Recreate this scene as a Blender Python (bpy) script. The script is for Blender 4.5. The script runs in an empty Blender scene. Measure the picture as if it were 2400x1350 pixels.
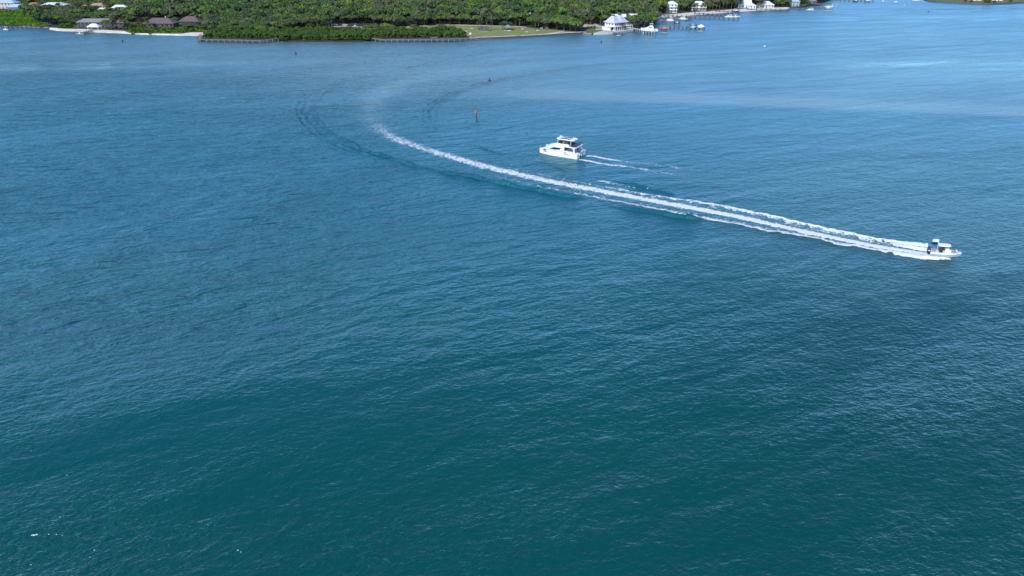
import bpy, bmesh, math, random
import numpy as np
from mathutils import Vector, Matrix
from mathutils.geometry import tessellate_polygon

SC = bpy.context.scene
COL = SC.collection
R = math.radians
rnd = random.Random(7)

# ------------------------------------------------------------------ camera
CAM_H = 74.0
FPX = 1600.0                       # focal length in photo pixels (24 mm on a 36 mm wide frame)
PITCH = math.atan(825 / FPX)       # downward tilt
cam = bpy.data.cameras.new('camera'); camo = bpy.data.objects.new('camera', cam); COL.objects.link(camo)
camo.location = (0, 0, CAM_H); camo.rotation_euler = (math.pi / 2 - PITCH, 0, 0)
cam.lens = 24; cam.sensor_width = 36; cam.clip_start = 1; cam.clip_end = 30000
SC.camera = camo

# ------------------------------------------------------------------ sky, sun, exposure
SUN_EL, SUN_AZ = R(42), R(-147)    # azimuth clockwise from +Y: the sun stands to the left, a little behind the camera
w = bpy.data.worlds.new("World"); SC.world = w; w.use_nodes = True
nt = w.node_tree; bg = nt.nodes['Background']; sk = nt.nodes.new('ShaderNodeTexSky')
sk.sky_type = 'NISHITA'; sk.sun_disc = False; sk.sun_elevation = SUN_EL; sk.sun_rotation = SUN_AZ
sk.air_density = 0.75; sk.dust_density = 0.0; sk.ozone_density = 7.0
nt.links.new(sk.outputs[0], bg.inputs[0]); bg.inputs[1].default_value = 0.15
ld = bpy.data.lights.new('sun', 'SUN'); ld.energy = 2.2; ld.angle = R(0.5); ld.color = (1.0, 0.95, 0.88)
lo = bpy.data.objects.new('sun', ld); COL.objects.link(lo)
sv = Vector((math.sin(SUN_AZ) * math.cos(SUN_EL), math.cos(SUN_AZ) * math.cos(SUN_EL), math.sin(SUN_EL)))
lo.rotation_euler = sv.to_track_quat('Z', 'Y').to_euler(); lo.location = sv * 400
SC.view_settings.view_transform = 'Standard'; SC.view_settings.look = 'None'
SC.view_settings.exposure = 0.9; SC.view_settings.gamma = 1.0

# ------------------------------------------------------------------ helpers
def G(px, py, z=0.0):
    """the point at height z that the photo shows at pixel (px, py)"""
    X = (px - 1200) / FPX; V = -(py - 675) / FPX
    dy = math.cos(PITCH) + V * math.sin(PITCH); dz = -math.sin(PITCH) + V * math.cos(PITCH)
    t = (z - CAM_H) / dz
    return Vector((X * t, dy * t, z))
def GA(pts, z=0.0): return np.array([G(p[0], p[1], z)[:2] for p in pts])
def S(py): return math.cos(PITCH) * (py + 150) / CAM_H       # photo pixels per metre at ground row py
def to_px(x, y, z=0.0):
    x = np.asarray(x, float); y = np.asarray(y, float)
    dz = z - CAM_H
    f = y * math.cos(PITCH) - dz * math.sin(PITCH); u = y * math.sin(PITCH) + dz * math.cos(PITCH)
    return 1200 + FPX * x / f, 675 - FPX * u / f

def hsh(i, j, s):
    h = np.sin(i * 127.1 + j * 311.7 + s * 74.7) * 43758.5453
    return h - np.floor(h)
def vnoise(x, y, s=0):
    xi = np.floor(x); yi = np.floor(y); fx = x - xi; fy = y - yi
    fx = fx * fx * (3 - 2 * fx); fy = fy * fy * (3 - 2 * fy)
    a = hsh(xi, yi, s); b = hsh(xi + 1, yi, s); c = hsh(xi, yi + 1, s); d = hsh(xi + 1, yi + 1, s)
    return (a * (1 - fx) + b * fx) * (1 - fy) + (c * (1 - fx) + d * fx) * fy
def fbm(x, y, s=0, n=4):
    v = 0; a = 0.5; t = 0
    for k in range(n):
        v = v + a * vnoise(x * 2 ** k, y * 2 ** k, s + k); t += a; a *= 0.55
    return v / t
def sstep(a, b, x):
    t = np.clip((x - a) / (b - a), 0, 1); return t * t * (3 - 2 * t)
def smooth_line(P, step=1.0):
    """Catmull-Rom through the points, resampled; returns points, arc length"""
    P = np.asarray(P, float); Q = np.vstack([2 * P[0] - P[1], P, 2 * P[-1] - P[-2]]); out = []
    for i in range(1, len(Q) - 2):
        p0, p1, p2, p3 = Q[i - 1:i + 3]; n = max(2, int(np.linalg.norm(p2 - p1) / step))
        t = (np.arange(n) / n)[:, None]
        out.append(.5 * (2 * p1 + (p2 - p0) * t + (2 * p0 - 5 * p1 + 4 * p2 - p3) * t ** 2 + (3 * p1 - p0 - 3 * p2 + p3) * t ** 3))
    out = np.vstack(out + [P[-1:]]); s = np.r_[0, np.cumsum(np.linalg.norm(np.diff(out, axis=0), axis=1))]
    return out, s
def line_coords(x, y, line, s):
    """signed distance to the line and arc length of the nearest point"""
    best = np.full(x.shape, 1e9); sd = np.zeros(x.shape); sa = np.zeros(x.shape)
    for i in range(len(line) - 1):
        a = line[i]; d = line[i + 1] - a; L = np.hypot(*d)
        if L < 1e-6: continue
        d = d / L; rx = x - a[0]; ry = y - a[1]
        t = np.clip(rx * d[0] + ry * d[1], 0, L); cx = rx - t * d[0]; cy = ry - t * d[1]
        dd = np.hypot(cx, cy); m = dd < best
        sgn = np.sign(d[0] * ry - d[1] * rx)
        best = np.where(m, dd, best); sd = np.where(m, dd * sgn, sd); sa = np.where(m, s[i] + t, sa)
    return sd, sa

def mesh_np(name, V, F, mats, attrs=None, smooth=False, vec=None):
    me = bpy.data.meshes.new(name)
    V = np.asarray(V, np.float32); F = np.asarray(F, np.int32); k = F.shape[1]
    me.vertices.add(len(V)); me.vertices.foreach_set('co', V.ravel())
    me.loops.add(F.size); me.loops.foreach_set('vertex_index', F.ravel())
    me.polygons.add(len(F)); me.polygons.foreach_set('loop_start', np.arange(0, F.size, k, dtype=np.int32))
    me.polygons.foreach_set('loop_total', np.full(len(F), k, np.int32))
    if smooth: me.polygons.foreach_set('use_smooth', np.ones(len(F), bool))
    for m in (mats if isinstance(mats, (list, tuple)) else [mats]): me.materials.append(m)
    for n, a in (attrs or {}).items():
        at = me.attributes.new(n, 'FLOAT', 'POINT'); at.data.foreach_set('value', np.asarray(a, np.float32).ravel())
    me.update(calc_edges=True)
    return me
def tag(o, label=None, cat=None, group=None, kind=None):
    if label: o['label'] = label
    if cat: o['category'] = cat
    if group: o['group'] = group
    if kind: o['kind'] = kind
    return o
def link(name, me, parent=None):
    o = bpy.data.objects.new(name, me); COL.objects.link(o)
    if parent is not None: o.parent = parent
    return o
def thing(name, loc, label, cat, rz=0.0, group=None):
    o = bpy.data.objects.new(name, None); COL.objects.link(o); o.empty_display_size = .5
    o.location = loc; o.rotation_euler = (0, 0, rz)
    return tag(o, label, cat, group)
def copy_tree(o, parent=None, **kw):
    c = o.copy(); COL.objects.link(c); c.parent = parent
    for ch in list(o.children): copy_tree(ch, c)
    return c

class MB:
    """collects shapes and links them as ONE mesh object"""
    def __init__(s): s.v = []; s.f = []; s.M = Matrix.Identity(4)
    def add(s, vs, fs):
        b = len(s.v); s.v += [tuple(s.M @ Vector(v)) for v in vs]; s.f += [tuple(i + b for i in f) for f in fs]; return s
    def box(s, c, d, rz=0, taper=1.0, ry=0):
        x, y, z = d[0] / 2, d[1] / 2, d[2] / 2
        vs = [(-x, -y, -z), (x, -y, -z), (x, y, -z), (-x, y, -z), (-x * taper, -y * taper, z), (x * taper, -y * taper, z), (x * taper, y * taper, z), (-x * taper, y * taper, z)]
        m = Matrix.Translation(c) @ Matrix.Rotation(rz, 4, 'Z') @ Matrix.Rotation(ry, 4, 'Y')
        return s.add([m @ Vector(v) for v in vs], [(3, 2, 1, 0), (4, 5, 6, 7), (0, 1, 5, 4), (1, 2, 6, 5), (2, 3, 7, 6), (3, 0, 4, 7)])
    def prism(s, pts, y0, y1, ins0=0, ins1=0):
        """profile in x-z, extruded along y"""
        n = len(pts)
        vs = [(p[0], y0, p[1]) for p in pts] + [(p[0], y1, p[1]) for p in pts]
        return s.add(vs, [tuple(range(n)), tuple(range(2 * n - 1, n - 1, -1))] + [(i, i + n, (i + 1) % n + n, (i + 1) % n) for i in range(n)])
    def slab(s, pts, z0, z1, scale_top=1.0):
        n = len(pts); cx = sum(p[0] for p in pts) / n; cy = sum(p[1] for p in pts) / n
        vs = [(p[0], p[1], z0) for p in pts] + [(cx + (p[0] - cx) * scale_top, cy + (p[1] - cy) * scale_top, z1) for p in pts]
        return s.add(vs, [tuple(range(n - 1, -1, -1)), tuple(range(n, 2 * n))] + [(i, (i + 1) % n, (i + 1) % n + n, i + n) for i in range(n)])
    def tube(s, pts, rad, n=6, cap=True):
        pts = [Vector(p) for p in pts]; rad = rad if isinstance(rad, (list, tuple)) else [rad] * len(pts); vs = []; fs = []
        for i, p in enumerate(pts):
            d = (pts[min(i + 1, len(pts) - 1)] - pts[max(i - 1, 0)]).normalized()
            a = d.orthogonal().normalized() if abs(d.z) < .98 else Vector((1, 0, 0)); a = (a - d * a.dot(d)).normalized(); b = d.cross(a)
            for k in range(n):
                t = 2 * math.pi * k / n; vs.append(p + (a * math.cos(t) + b * math.sin(t)) * rad[i])
        for i in range(len(pts) - 1):
            for k in range(n): fs.append((i * n + k, i * n + (k + 1) % n, (i + 1) * n + (k + 1) % n, (i + 1) * n + k))
        if cap: fs += [tuple(range(n - 1, -1, -1)), tuple(range((len(pts) - 1) * n, len(pts) * n))]
        return s.add(vs, fs)
    def lathe(s, prof, n=10, c=(0, 0, 0)):
        return s.tube([(c[0], c[1], c[2] + z + i * 1e-5) for i, (r, z) in enumerate(prof)], [r for r, z in prof], n)
    def sphere(s, c, r, n=8, m=6):
        r = r if isinstance(r, (tuple, list)) else (r, r, r); vs = []; fs = []
        for j in range(1, m):
            p = math.pi * j / m
            for k in range(n):
                t = 2 * math.pi * k / n; vs.append((c[0] + r[0] * math.sin(p) * math.cos(t), c[1] + r[1] * math.sin(p) * math.sin(t), c[2] + r[2] * math.cos(p)))
        vs += [(c[0], c[1], c[2] + r[2]), (c[0], c[1], c[2] - r[2])]; T = len(vs) - 2
        for j in range(m - 2):
            for k in range(n): fs.append((j * n + k, (j + 1) * n + k, (j + 1) * n + (k + 1) % n, j * n + (k + 1) % n))
        for k in range(n): fs.append((T, k, (k + 1) % n)); fs.append((T + 1, (m - 2) * n + (k + 1) % n, (m - 2) * n + k))
        return s.add(vs, fs)
    def mesh(s, name, mat, smooth=False):
        me = bpy.data.meshes.new(name); me.from_pydata(s.v, [], s.f)
        bm = bmesh.new(); bm.from_mesh(me); bmesh.ops.recalc_face_normals(bm, faces=bm.faces); bm.to_mesh(me); bm.free()
        me.materials.append(mat)
        if smooth:
            for p in me.polygons: p.use_smooth = True
        return me
    def build(s, name, mat, parent=None, smooth=False, bevel=0):
        o = link(name, s.mesh(name, mat, smooth), parent)
        if bevel:
            b = o.modifiers.new('bevel', 'BEVEL'); b.width = bevel; b.segments = 2; b.limit_method = 'ANGLE'; b.angle_limit = R(40)
        return o

# ------------------------------------------------------------------ materials
def new_mat(name):
    m = bpy.data.materials.new(name); m.use_nodes = True; n = m.node_tree; n.nodes.clear()
    out = n.nodes.new('ShaderNodeOutputMaterial'); return m, n, out
def nd(n, t, **kw):
    x = n.nodes.new(t)
    for k, v in kw.items():
        if k in x.inputs: x.inputs[k].default_value = v
        else: setattr(x, k, v)
    return x
def pmat(name, col, rough=.6, var=.12, scale=2.0, metal=0.0, spec=.4, col2=None, coat=0.0, stretch=None):
    """painted / wooden / stone surface with a little procedural unevenness"""
    m, n, out = new_mat(name); b = nd(n, 'ShaderNodeBsdfPrincipled', Roughness=rough, Metallic=metal)
    b.inputs['Specular IOR Level'].default_value = spec; b.inputs['Coat Weight'].default_value = coat
    tc = nd(n, 'ShaderNodeTexCoord'); mp = nd(n, 'ShaderNodeMapping'); 
    if stretch: mp.inputs['Scale'].default_value = stretch
    nz = nd(n, 'ShaderNodeTexNoise', Scale=scale, Detail=4.0)
    n.links.new(tc.outputs['Object'], mp.inputs[0]); n.links.new(mp.outputs[0], nz.inputs['Vector'])
    cr = nd(n, 'ShaderNodeValToRGB'); c2 = col2 or [c * (1 - 2 * var) for c in col]
    cr.color_ramp.elements[0].position = .3; cr.color_ramp.elements[1].position = .7
    cr.color_ramp.elements[0].color = (*c2, 1); cr.color_ramp.elements[1].color = (*col, 1)
    n.links.new(nz.outputs['Fac'], cr.inputs[0]); n.links.new(cr.outputs[0], b.inputs['Base Color']); n.links.new(b.outputs[0], out.inputs[0])
    return m
M = {}
M['gel'] = pmat('white gelcoat', (.82, .82, .80), .25, .02, .6, coat=.3)
M['white'] = pmat('white paint', (.80, .80, .78), .5, .04, .5)
M['blueroof'] = pmat('pale blue metal roof', (.42, .52, .60), .4, .06, .8, stretch=(6, 6, .2))
M['whiteroof'] = pmat('white metal roof', (.72, .73, .74), .4, .05, .8, stretch=(5, 5, .2))
M['greyroof'] = pmat('grey shingle roof', (.26, .25, .26), .8, .15, 1.2)
M['brownroof'] = pmat('brown shingle roof', (.155, .115, .108), .85, .15, .9)
M['orangeroof'] = pmat('orange clay tile roof', (.52, .19, .10), .7, .15, 1.2)
M['tanroof'] = pmat('tan tile roof', (.46, .29, .19), .7, .15, 1.2)
M['cream'] = pmat('cream stucco', (.62, .56, .48), .7, .06, .8)
M['bluewall'] = pmat('blue grey siding', (.17, .23, .28), .7, .08, .8)
M['greywood'] = pmat('weathered grey boards', (.115, .105, .115), .8, .2, 1.5, stretch=(1, 1, 4))
M['rail'] = pmat('dark weathered rail timber', (.13, .10, .10), .85, .2, 2.0)
M['deck'] = pmat('weathered deck boards', (.30, .26, .25), .85, .15, 2.5, stretch=(6, 1, 1))
M['pile'] = pmat('dark timber piling', (.055, .048, .045), .85, .2, 2.0, col2=(.09, .08, .07))
M['palepile'] = pmat('pale wrapped piling', (.62, .60, .56), .7, .1, 2.0)
M['greypile'] = pmat('grey timber piling', (.30, .28, .27), .85, .2, 2.0)
M['glass'] = pmat('dark window glass', (.015, .02, .028), .08, .1, .5, spec=.6)
M['navy'] = pmat('navy blue paint', (.012, .014, .035), .35, .1, 1.0)
M['black'] = pmat('black rubber', (.012, .012, .014), .5, .1, 1.0)
M['dkgrey'] = pmat('dark grey fabric', (.06, .06, .075), .8, .1, 3.0)
M['cushion'] = pmat('grey cushion', (.30, .31, .34), .8, .06, 3.0)
M['solar'] = pmat('solar panel', (.03, .035, .055), .25, .1, 6.0)
M['steel'] = pmat('polished steel rail', (.6, .6, .62), .25, .03, 3.0, metal=1.0)
M['hullblue'] = pmat('pale blue grey hull', (.33, .42, .46), .3, .05, .5, coat=.3)
M['bluecanvas'] = pmat('blue canvas', (.05, .16, .42), .7, .1, 2.0)
M['red'] = pmat('red reflective board', (.62, .015, .03), .5, .1, 3.0)
M['darkred'] = pmat('dark red paint', (.10, .01, .03), .5, .1, 3.0)
M['redcanvas'] = pmat('faded red tile', (.50, .17, .12), .7, .15, 2.0)
M['green'] = pmat('green paint', (.02, .2, .08), .5, .1, 3.0)
M['concrete'] = pmat('pale concrete', (.55, .51, .46), .8, .08, .5)
M['path'] = pmat('pale concrete path', (.62, .57, .48), .85, .08, .6)
M['sand'] = pmat('beach sand', (.74, .68, .60), .95, .12, .25, col2=(.50, .41, .34))
M['peakroof'] = pmat('pale lilac grey metal roof', (.52, .51, .57), .45, .05, .8, stretch=(5, 5, .2))
M['wetsand'] = pmat('wet sand', (.26, .21, .15), .6, .12, .3)
M['drive'] = pmat('gravel drive', (.52, .42, .33), .9, .12, .4)
M['rock'] = pmat('grey riprap stone', (.27, .24, .21), .9, .25, .8)
M['bark'] = pmat('grey brown bark', (.12, .10, .08), .9, .2, 3.0)
M['palmbark'] = pmat('grey palm trunk', (.22, .18, .14), .9, .2, 6.0)
M['skin'] = pmat('skin', (.48, .27, .18), .6, .05, 4.0)
M['skin2'] = pmat('tanned skin', (.34, .18, .11), .6, .05, 4.0)
M['hair'] = pmat('dark hair', (.02, .014, .01), .7, .1, 6.0)
M['pinkshirt'] = pmat('pink shirt', (.62, .30, .36), .8, .06, 4.0)
M['darkshirt'] = pmat('dark blue shirt', (.02, .022, .05), .8, .1, 4.0)
M['whiteshirt'] = pmat('white shirt', (.75, .74, .74), .8, .04, 4.0)
M['shorts'] = pmat('dark shorts', (.03, .03, .05), .8, .1, 4.0)
M['carpaint'] = pmat('white car paint', (.78, .78, .78), .25, .02, 1.0, coat=.5)
M['darkcar'] = pmat('dark car paint', (.03, .035, .045), .25, .05, 1.0, coat=.5)
M['lawn'] = pmat('mown lawn', (.225, .240, .065), .95, .15, .06, col2=(.165, .195, .050))
M['marshground'] = pmat('marsh ground', (.085, .16, .025), .95, .2, .07, col2=(.05, .11, .018))
M['scrub'] = pmat('beach scrub ground', (.11, .15, .04), .95, .2, .15, col2=(.06, .10, .025))
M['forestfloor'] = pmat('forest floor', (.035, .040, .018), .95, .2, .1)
M['yard'] = pmat('yard grass', (.12, .145, .045), .95, .15, .1)
# ------------------------------------------------------------------ water
# wake lines (photo pixels -> ground)
TRAIL = [(2178, 597), (2050, 577), (1900, 546), (1800, 524), (1700, 502), (1550, 474), (1400, 446), (1300, 427), (1200, 405), (1100, 380), (1000, 350), (930, 326), (888, 300), (868, 270), (872, 240), (900, 212), (960, 190), (1060, 172), (1250, 152)]
trail, trail_s = smooth_line(GA(TRAIL), 1.0)
WAVES = [  # pixels with the crest height at each, wavelength, width of the wave packet
    ([(1290, 110, 0), (1217, 117, .07), (1100, 130, .14), (960, 157, .14), (850, 182, .09), (780, 206, .09), (745, 235, .22), (738, 262, .25), (755, 292, .26), (800, 325, .26), (850, 349, .32), (960, 385, .40), (1020, 399, .2), (1100, 414, .46), (1230, 441, .48), (1345, 461, .38), (1375, 466, 0)], 2.6, 1.0),
    ([(1150, 130, 0), (1000, 155, .06), (900, 172, .07), (790, 196, .07), (725, 222, .08), (708, 250, .20), (712, 275, .23), (740, 306, .22), (790, 337, .18), (850, 358, .08), (930, 382, 0)], 3.4, 4.0),
    ([(1400, 477, 0), (1450, 486, .22), (1500, 491, .40), (1560, 501, .48), (1620, 510, .4), (1650, 515, 0)], 2.8, 1.1),
    ([(1500, 140, 0), (1420, 150, .03), (1320, 163, .07), (1230, 177, .11), (1150, 192, .17), (1080, 213, .20), (1030, 235, .21), (1005, 258, .20), (1003, 285, .15), (1030, 310, .04), (1070, 328, 0)], 3.2, 4.2),
    ([(1090, 333, 0), (1120, 343, .12), (1160, 355, .2), (1190, 364, 0)], 2.6, 1.1),
    ([(1425, 420, 0), (1460, 427, .25), (1500, 436, .4), (1550, 449, .32), (1590, 457, 0)], 2.6, 1.0),
    ([(1262, 376, 0), (1290, 385, .15), (1325, 397, .15), (1345, 405, 0)], 3.4, 1.6),
    ([(2030, 20, 0), (2160, 22, .18), (2400, 20, .18), (2600, 18, 0)], 6.0, 3.0),
    ([(-200, 132, .1), (0, 130, .12), (200, 128, .12), (420, 124, 0)], 6.0, 3.0),
]
WL = []
for p_, l_, w_ in WAVES:
    ln_, s_ = smooth_line(GA([q[:2] for q in p_]), 2.0); cp = GA([q[:2] for q in p_]); _, sc_ = line_coords(cp[:, 0], cp[:, 1], ln_, s_)
    WL.append(((ln_, s_), (sc_, [q[2] for q in p_]), l_, w_))
def wave_h(x, y):
    h = np.zeros(x.shape)
    for (ln, s), (sc_, am), lam, wd in WL:
        m = (x > ln[:, 0].min() - 12) & (x < ln[:, 0].max() + 12) & (y > ln[:, 1].min() - 12) & (y < ln[:, 1].max() + 12)
        if not m.any(): continue
        sd, sa = line_coords(x[m], y[m], ln[::2], s[::2])
        env = np.interp(sa, sc_, am) * (.45 + 1.1 * vnoise(sa / 6, sd * 0, 3))
        sd = sd + (vnoise(sa / 5, sd * .2, 9) - .5) * 1.6 + (vnoise(sa / 1.7, sd * .5, 19) - .5) * .7
        h[m] += 2.0 * env * np.cos(2 * np.pi * sd / lam) * np.exp(-(sd / wd) ** 2)
    return h
def calm_shoal_sheen(x, y):
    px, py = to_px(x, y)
    calm = np.zeros(x.shape); shoal_sheen = np.zeros(x.shape)
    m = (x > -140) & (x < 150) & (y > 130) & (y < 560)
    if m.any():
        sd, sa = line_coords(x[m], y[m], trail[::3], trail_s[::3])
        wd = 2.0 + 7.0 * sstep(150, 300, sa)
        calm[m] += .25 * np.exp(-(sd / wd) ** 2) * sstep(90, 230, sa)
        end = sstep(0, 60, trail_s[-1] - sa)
        shoal_sheen[m] += (.36 * np.exp(-(sd / (wd * .8)) ** 2) * sstep(120, 260, sa) + .45 * np.exp(-(sd / 3.2) ** 2) * sstep(170, 20, sa)) * end * (.6 + .8 * vnoise(x[m] / 7, y[m] / 11, 41))   # air still rising in the wake
    # wind-sheltered slicks and sandy water; far sky reflection also painted in as paler colour
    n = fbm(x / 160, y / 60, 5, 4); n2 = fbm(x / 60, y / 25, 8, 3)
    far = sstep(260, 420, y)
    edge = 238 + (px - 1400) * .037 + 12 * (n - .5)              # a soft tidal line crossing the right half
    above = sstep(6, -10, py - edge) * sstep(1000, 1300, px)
    shoal_sheen += above * (.17 + .9 * np.exp(-((py - edge + 12) / 13) ** 2) * sstep(1050, 1400, px) + .3 * n * sstep(1400, 2200, px))
    shoal_sheen += (.20 - .12 * sstep(1300, 1800, px)) * sstep(200, 400, y) * (.6 + .8 * n) + .10 * sstep(30, 110, x) * sstep(110, 180, y) + .05 * sstep(120, 170, y)  # paler with distance: sky reflection put into the body colour
    shoal_sheen += .62 * np.exp(-((px - 980) / 400) ** 2 - ((py - 165) / 75) ** 2) + .42 * np.exp(-((px - 300) / 550) ** 2 - ((py - 120) / 45) ** 2)  # hazy low sky's brightness painted in along with shallow, turbid water
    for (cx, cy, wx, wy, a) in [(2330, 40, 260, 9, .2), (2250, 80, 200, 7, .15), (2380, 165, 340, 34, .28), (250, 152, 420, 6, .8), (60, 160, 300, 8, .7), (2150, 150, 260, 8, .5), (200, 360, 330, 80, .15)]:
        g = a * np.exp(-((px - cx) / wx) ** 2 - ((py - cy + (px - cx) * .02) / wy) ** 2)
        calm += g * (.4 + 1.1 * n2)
    return np.clip(calm, 0, 1), np.clip(shoal_sheen, 0, 1)

def foam_tex():
    pass
def water_material():
    m, n, out = new_mat('sea water'); L = n.links.new
    geo = nd(n, 'ShaderNodeNewGeometry')
    def mapping(rot, sc, loc=(0, 0, 0)):
        mp = nd(n, 'ShaderNodeMapping', vector_type='TEXTURE'); mp.inputs['Rotation'].default_value = (0, 0, R(rot)); mp.inputs['Scale'].default_value = (1 / sc[0], 1 / sc[1], 1); mp.inputs['Location'].default_value = loc
        L(geo.outputs['Position'], mp.inputs[0]); return mp
    def noise(mp, scale, detail=3., rough=.55, dist=0., typ='FBM'):
        t = nd(n, 'ShaderNodeTexNoise', Scale=scale, Detail=detail, Roughness=rough, Distortion=dist); t.noise_dimensions = '2D'; t.noise_type = typ
        L(mp.outputs[0], t.inputs['Vector']); return t.outputs[0]
    def math_(op, a, b=None, c=None):
        x = nd(n, 'ShaderNodeMath', operation=op)
        for i, v in enumerate((a, b, c)):
            if v is None: continue
            if isinstance(v, (int, float)): x.inputs[i].default_value = v
            else: L(v, x.inputs[i])
        return x.outputs[0]
    def ridge(f):   # 1-|2f-1| sharpened -> crests
        a = math_('ABSOLUTE', math_('MULTIPLY_ADD', f, 2., -1.)); return math_('POWER', math_('SUBTRACT', 1., a), 1.7)
    calm = nd(n, 'ShaderNodeAttribute', attribute_name='calm').outputs['Fac']
    shoal_sheen = nd(n, 'ShaderNodeAttribute', attribute_name='shoal_sheen').outputs['Fac']
    chop = nd(n, 'ShaderNodeAttribute', attribute_name='chop').outputs['Fac']
    # chop of several lengths, crests running roughly across the view
    def ctr(f): return math_('SUBTRACT', f, .5)
    f1 = ctr(noise(mapping(24, (.50, 1.0)), .38, 5., .62, .25))
    f2 = ctr(noise(mapping(-4, (.60, 1.0), (31, 7, 0)), 1.05, 4., .62, .2))
    f3 = ctr(ridge(noise(mapping(12, (.42, 1.0), (3, 17, 0)), .75, 2., .5, .5)))
    f4 = ctr(noise(mapping(28, (.30, 1.0), (9, 2, 0)), .12, 2., .5, .3))
    f5 = ctr(noise(mapping(20, (.26, 1.0), (9, 2, 0)), .045, 2., .5, .3))
    f6 = ctr(noise(mapping(20, (.42, 1.0), (4, 8, 0)), .21, 3., .55, .3))
    h = math_('MULTIPLY', f1, WATER['a1'])
    h = math_('ADD', h, math_('MULTIPLY', math_('MULTIPLY', f6, math_('SUBTRACT', chop, .5)), WATER['a6']))
    h = math_('ADD', h, math_('MULTIPLY', f2, WATER['a2']))
    h = math_('ADD', h, math_('MULTIPLY', f3, WATER['a3']))
    # gusts: ripples are stronger in some bands than in others
    gust = nd(n, 'ShaderNodeMapRange'); gust.inputs[1].default_value = .35; gust.inputs[2].default_value = .65; gust.inputs[3].default_value = .6; gust.inputs[4].default_value = 1.2
    L(noise(mapping(28, (.35, 1.0), (5, 5, 0)), .035, 3., .55, .4), gust.inputs[0])
    h = math_('MULTIPLY', h, gust.outputs[0])
    h = math_('MULTIPLY', h, chop)
    h = math_('MULTIPLY', h, math_('MULTIPLY_ADD', calm, -.75, 1.))
    h = math_('ADD', h, math_('MULTIPLY', math_('MULTIPLY', f4, chop), WATER['a4']))
    h = math_('ADD', h, math_('MULTIPLY', f5, WATER['a5']))
    bp = nd(n, 'ShaderNodeBump', Strength=1.0, Distance=1.0); L(h, bp.inputs['Height'])
    # body colour of the water, with sky reflection gradients painted in
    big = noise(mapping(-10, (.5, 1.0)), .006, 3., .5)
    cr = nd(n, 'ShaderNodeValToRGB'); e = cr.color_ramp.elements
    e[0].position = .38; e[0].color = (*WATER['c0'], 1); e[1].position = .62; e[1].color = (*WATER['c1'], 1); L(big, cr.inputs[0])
    m0 = nd(n, 'ShaderNodeMix', data_type='RGBA'); L(nd(n, 'ShaderNodeAttribute', attribute_name='sky_tint').outputs['Fac'], m0.inputs[0]); L(cr.outputs[0], m0.inputs[6]); m0.inputs[7].default_value = (*WATER['c3'], 1)
    mx = nd(n, 'ShaderNodeMix', data_type='RGBA'); L(shoal_sheen, mx.inputs[0]); L(m0.outputs[2], mx.inputs[6]); mx.inputs[7].default_value = (*WATER['c2'], 1)
    df = nd(n, 'ShaderNodeBsdfDiffuse'); L(mx.outputs[2], df.inputs['Color'])
    bn = nd(n, 'ShaderNodeBump', Strength=WATER['bodybump'], Distance=1.0); L(h, bn.inputs['Height']); L(bn.outputs[0], df.inputs['Normal'])
    gl = nd(n, 'ShaderNodeBsdfGlossy', Roughness=WATER['rough'], distribution='BECKMANN'); gl.inputs['Color'].default_value = (.56, .76, .78, 1); L(bp.outputs[0], gl.inputs['Normal']); L(math_('MULTIPLY_ADD', calm, -.26, WATER['rough']), gl.inputs['Roughness'])
    fr = nd(n, 'ShaderNodeFresnel', IOR=1.333); L(bp.outputs[0], fr.inputs['Normal'])
    ms = nd(n, 'ShaderNodeMixShader'); L(fr.outputs[0], ms.inputs[0]); L(df.outputs[0], ms.inputs[1]); L(gl.outputs[0], ms.inputs[2])
    L(ms.outputs[0], out.inputs[0]); return m
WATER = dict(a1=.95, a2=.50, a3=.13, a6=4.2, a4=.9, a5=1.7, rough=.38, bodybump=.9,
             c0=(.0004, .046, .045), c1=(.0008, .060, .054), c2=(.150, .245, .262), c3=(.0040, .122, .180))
M['water'] = water_material()

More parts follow.
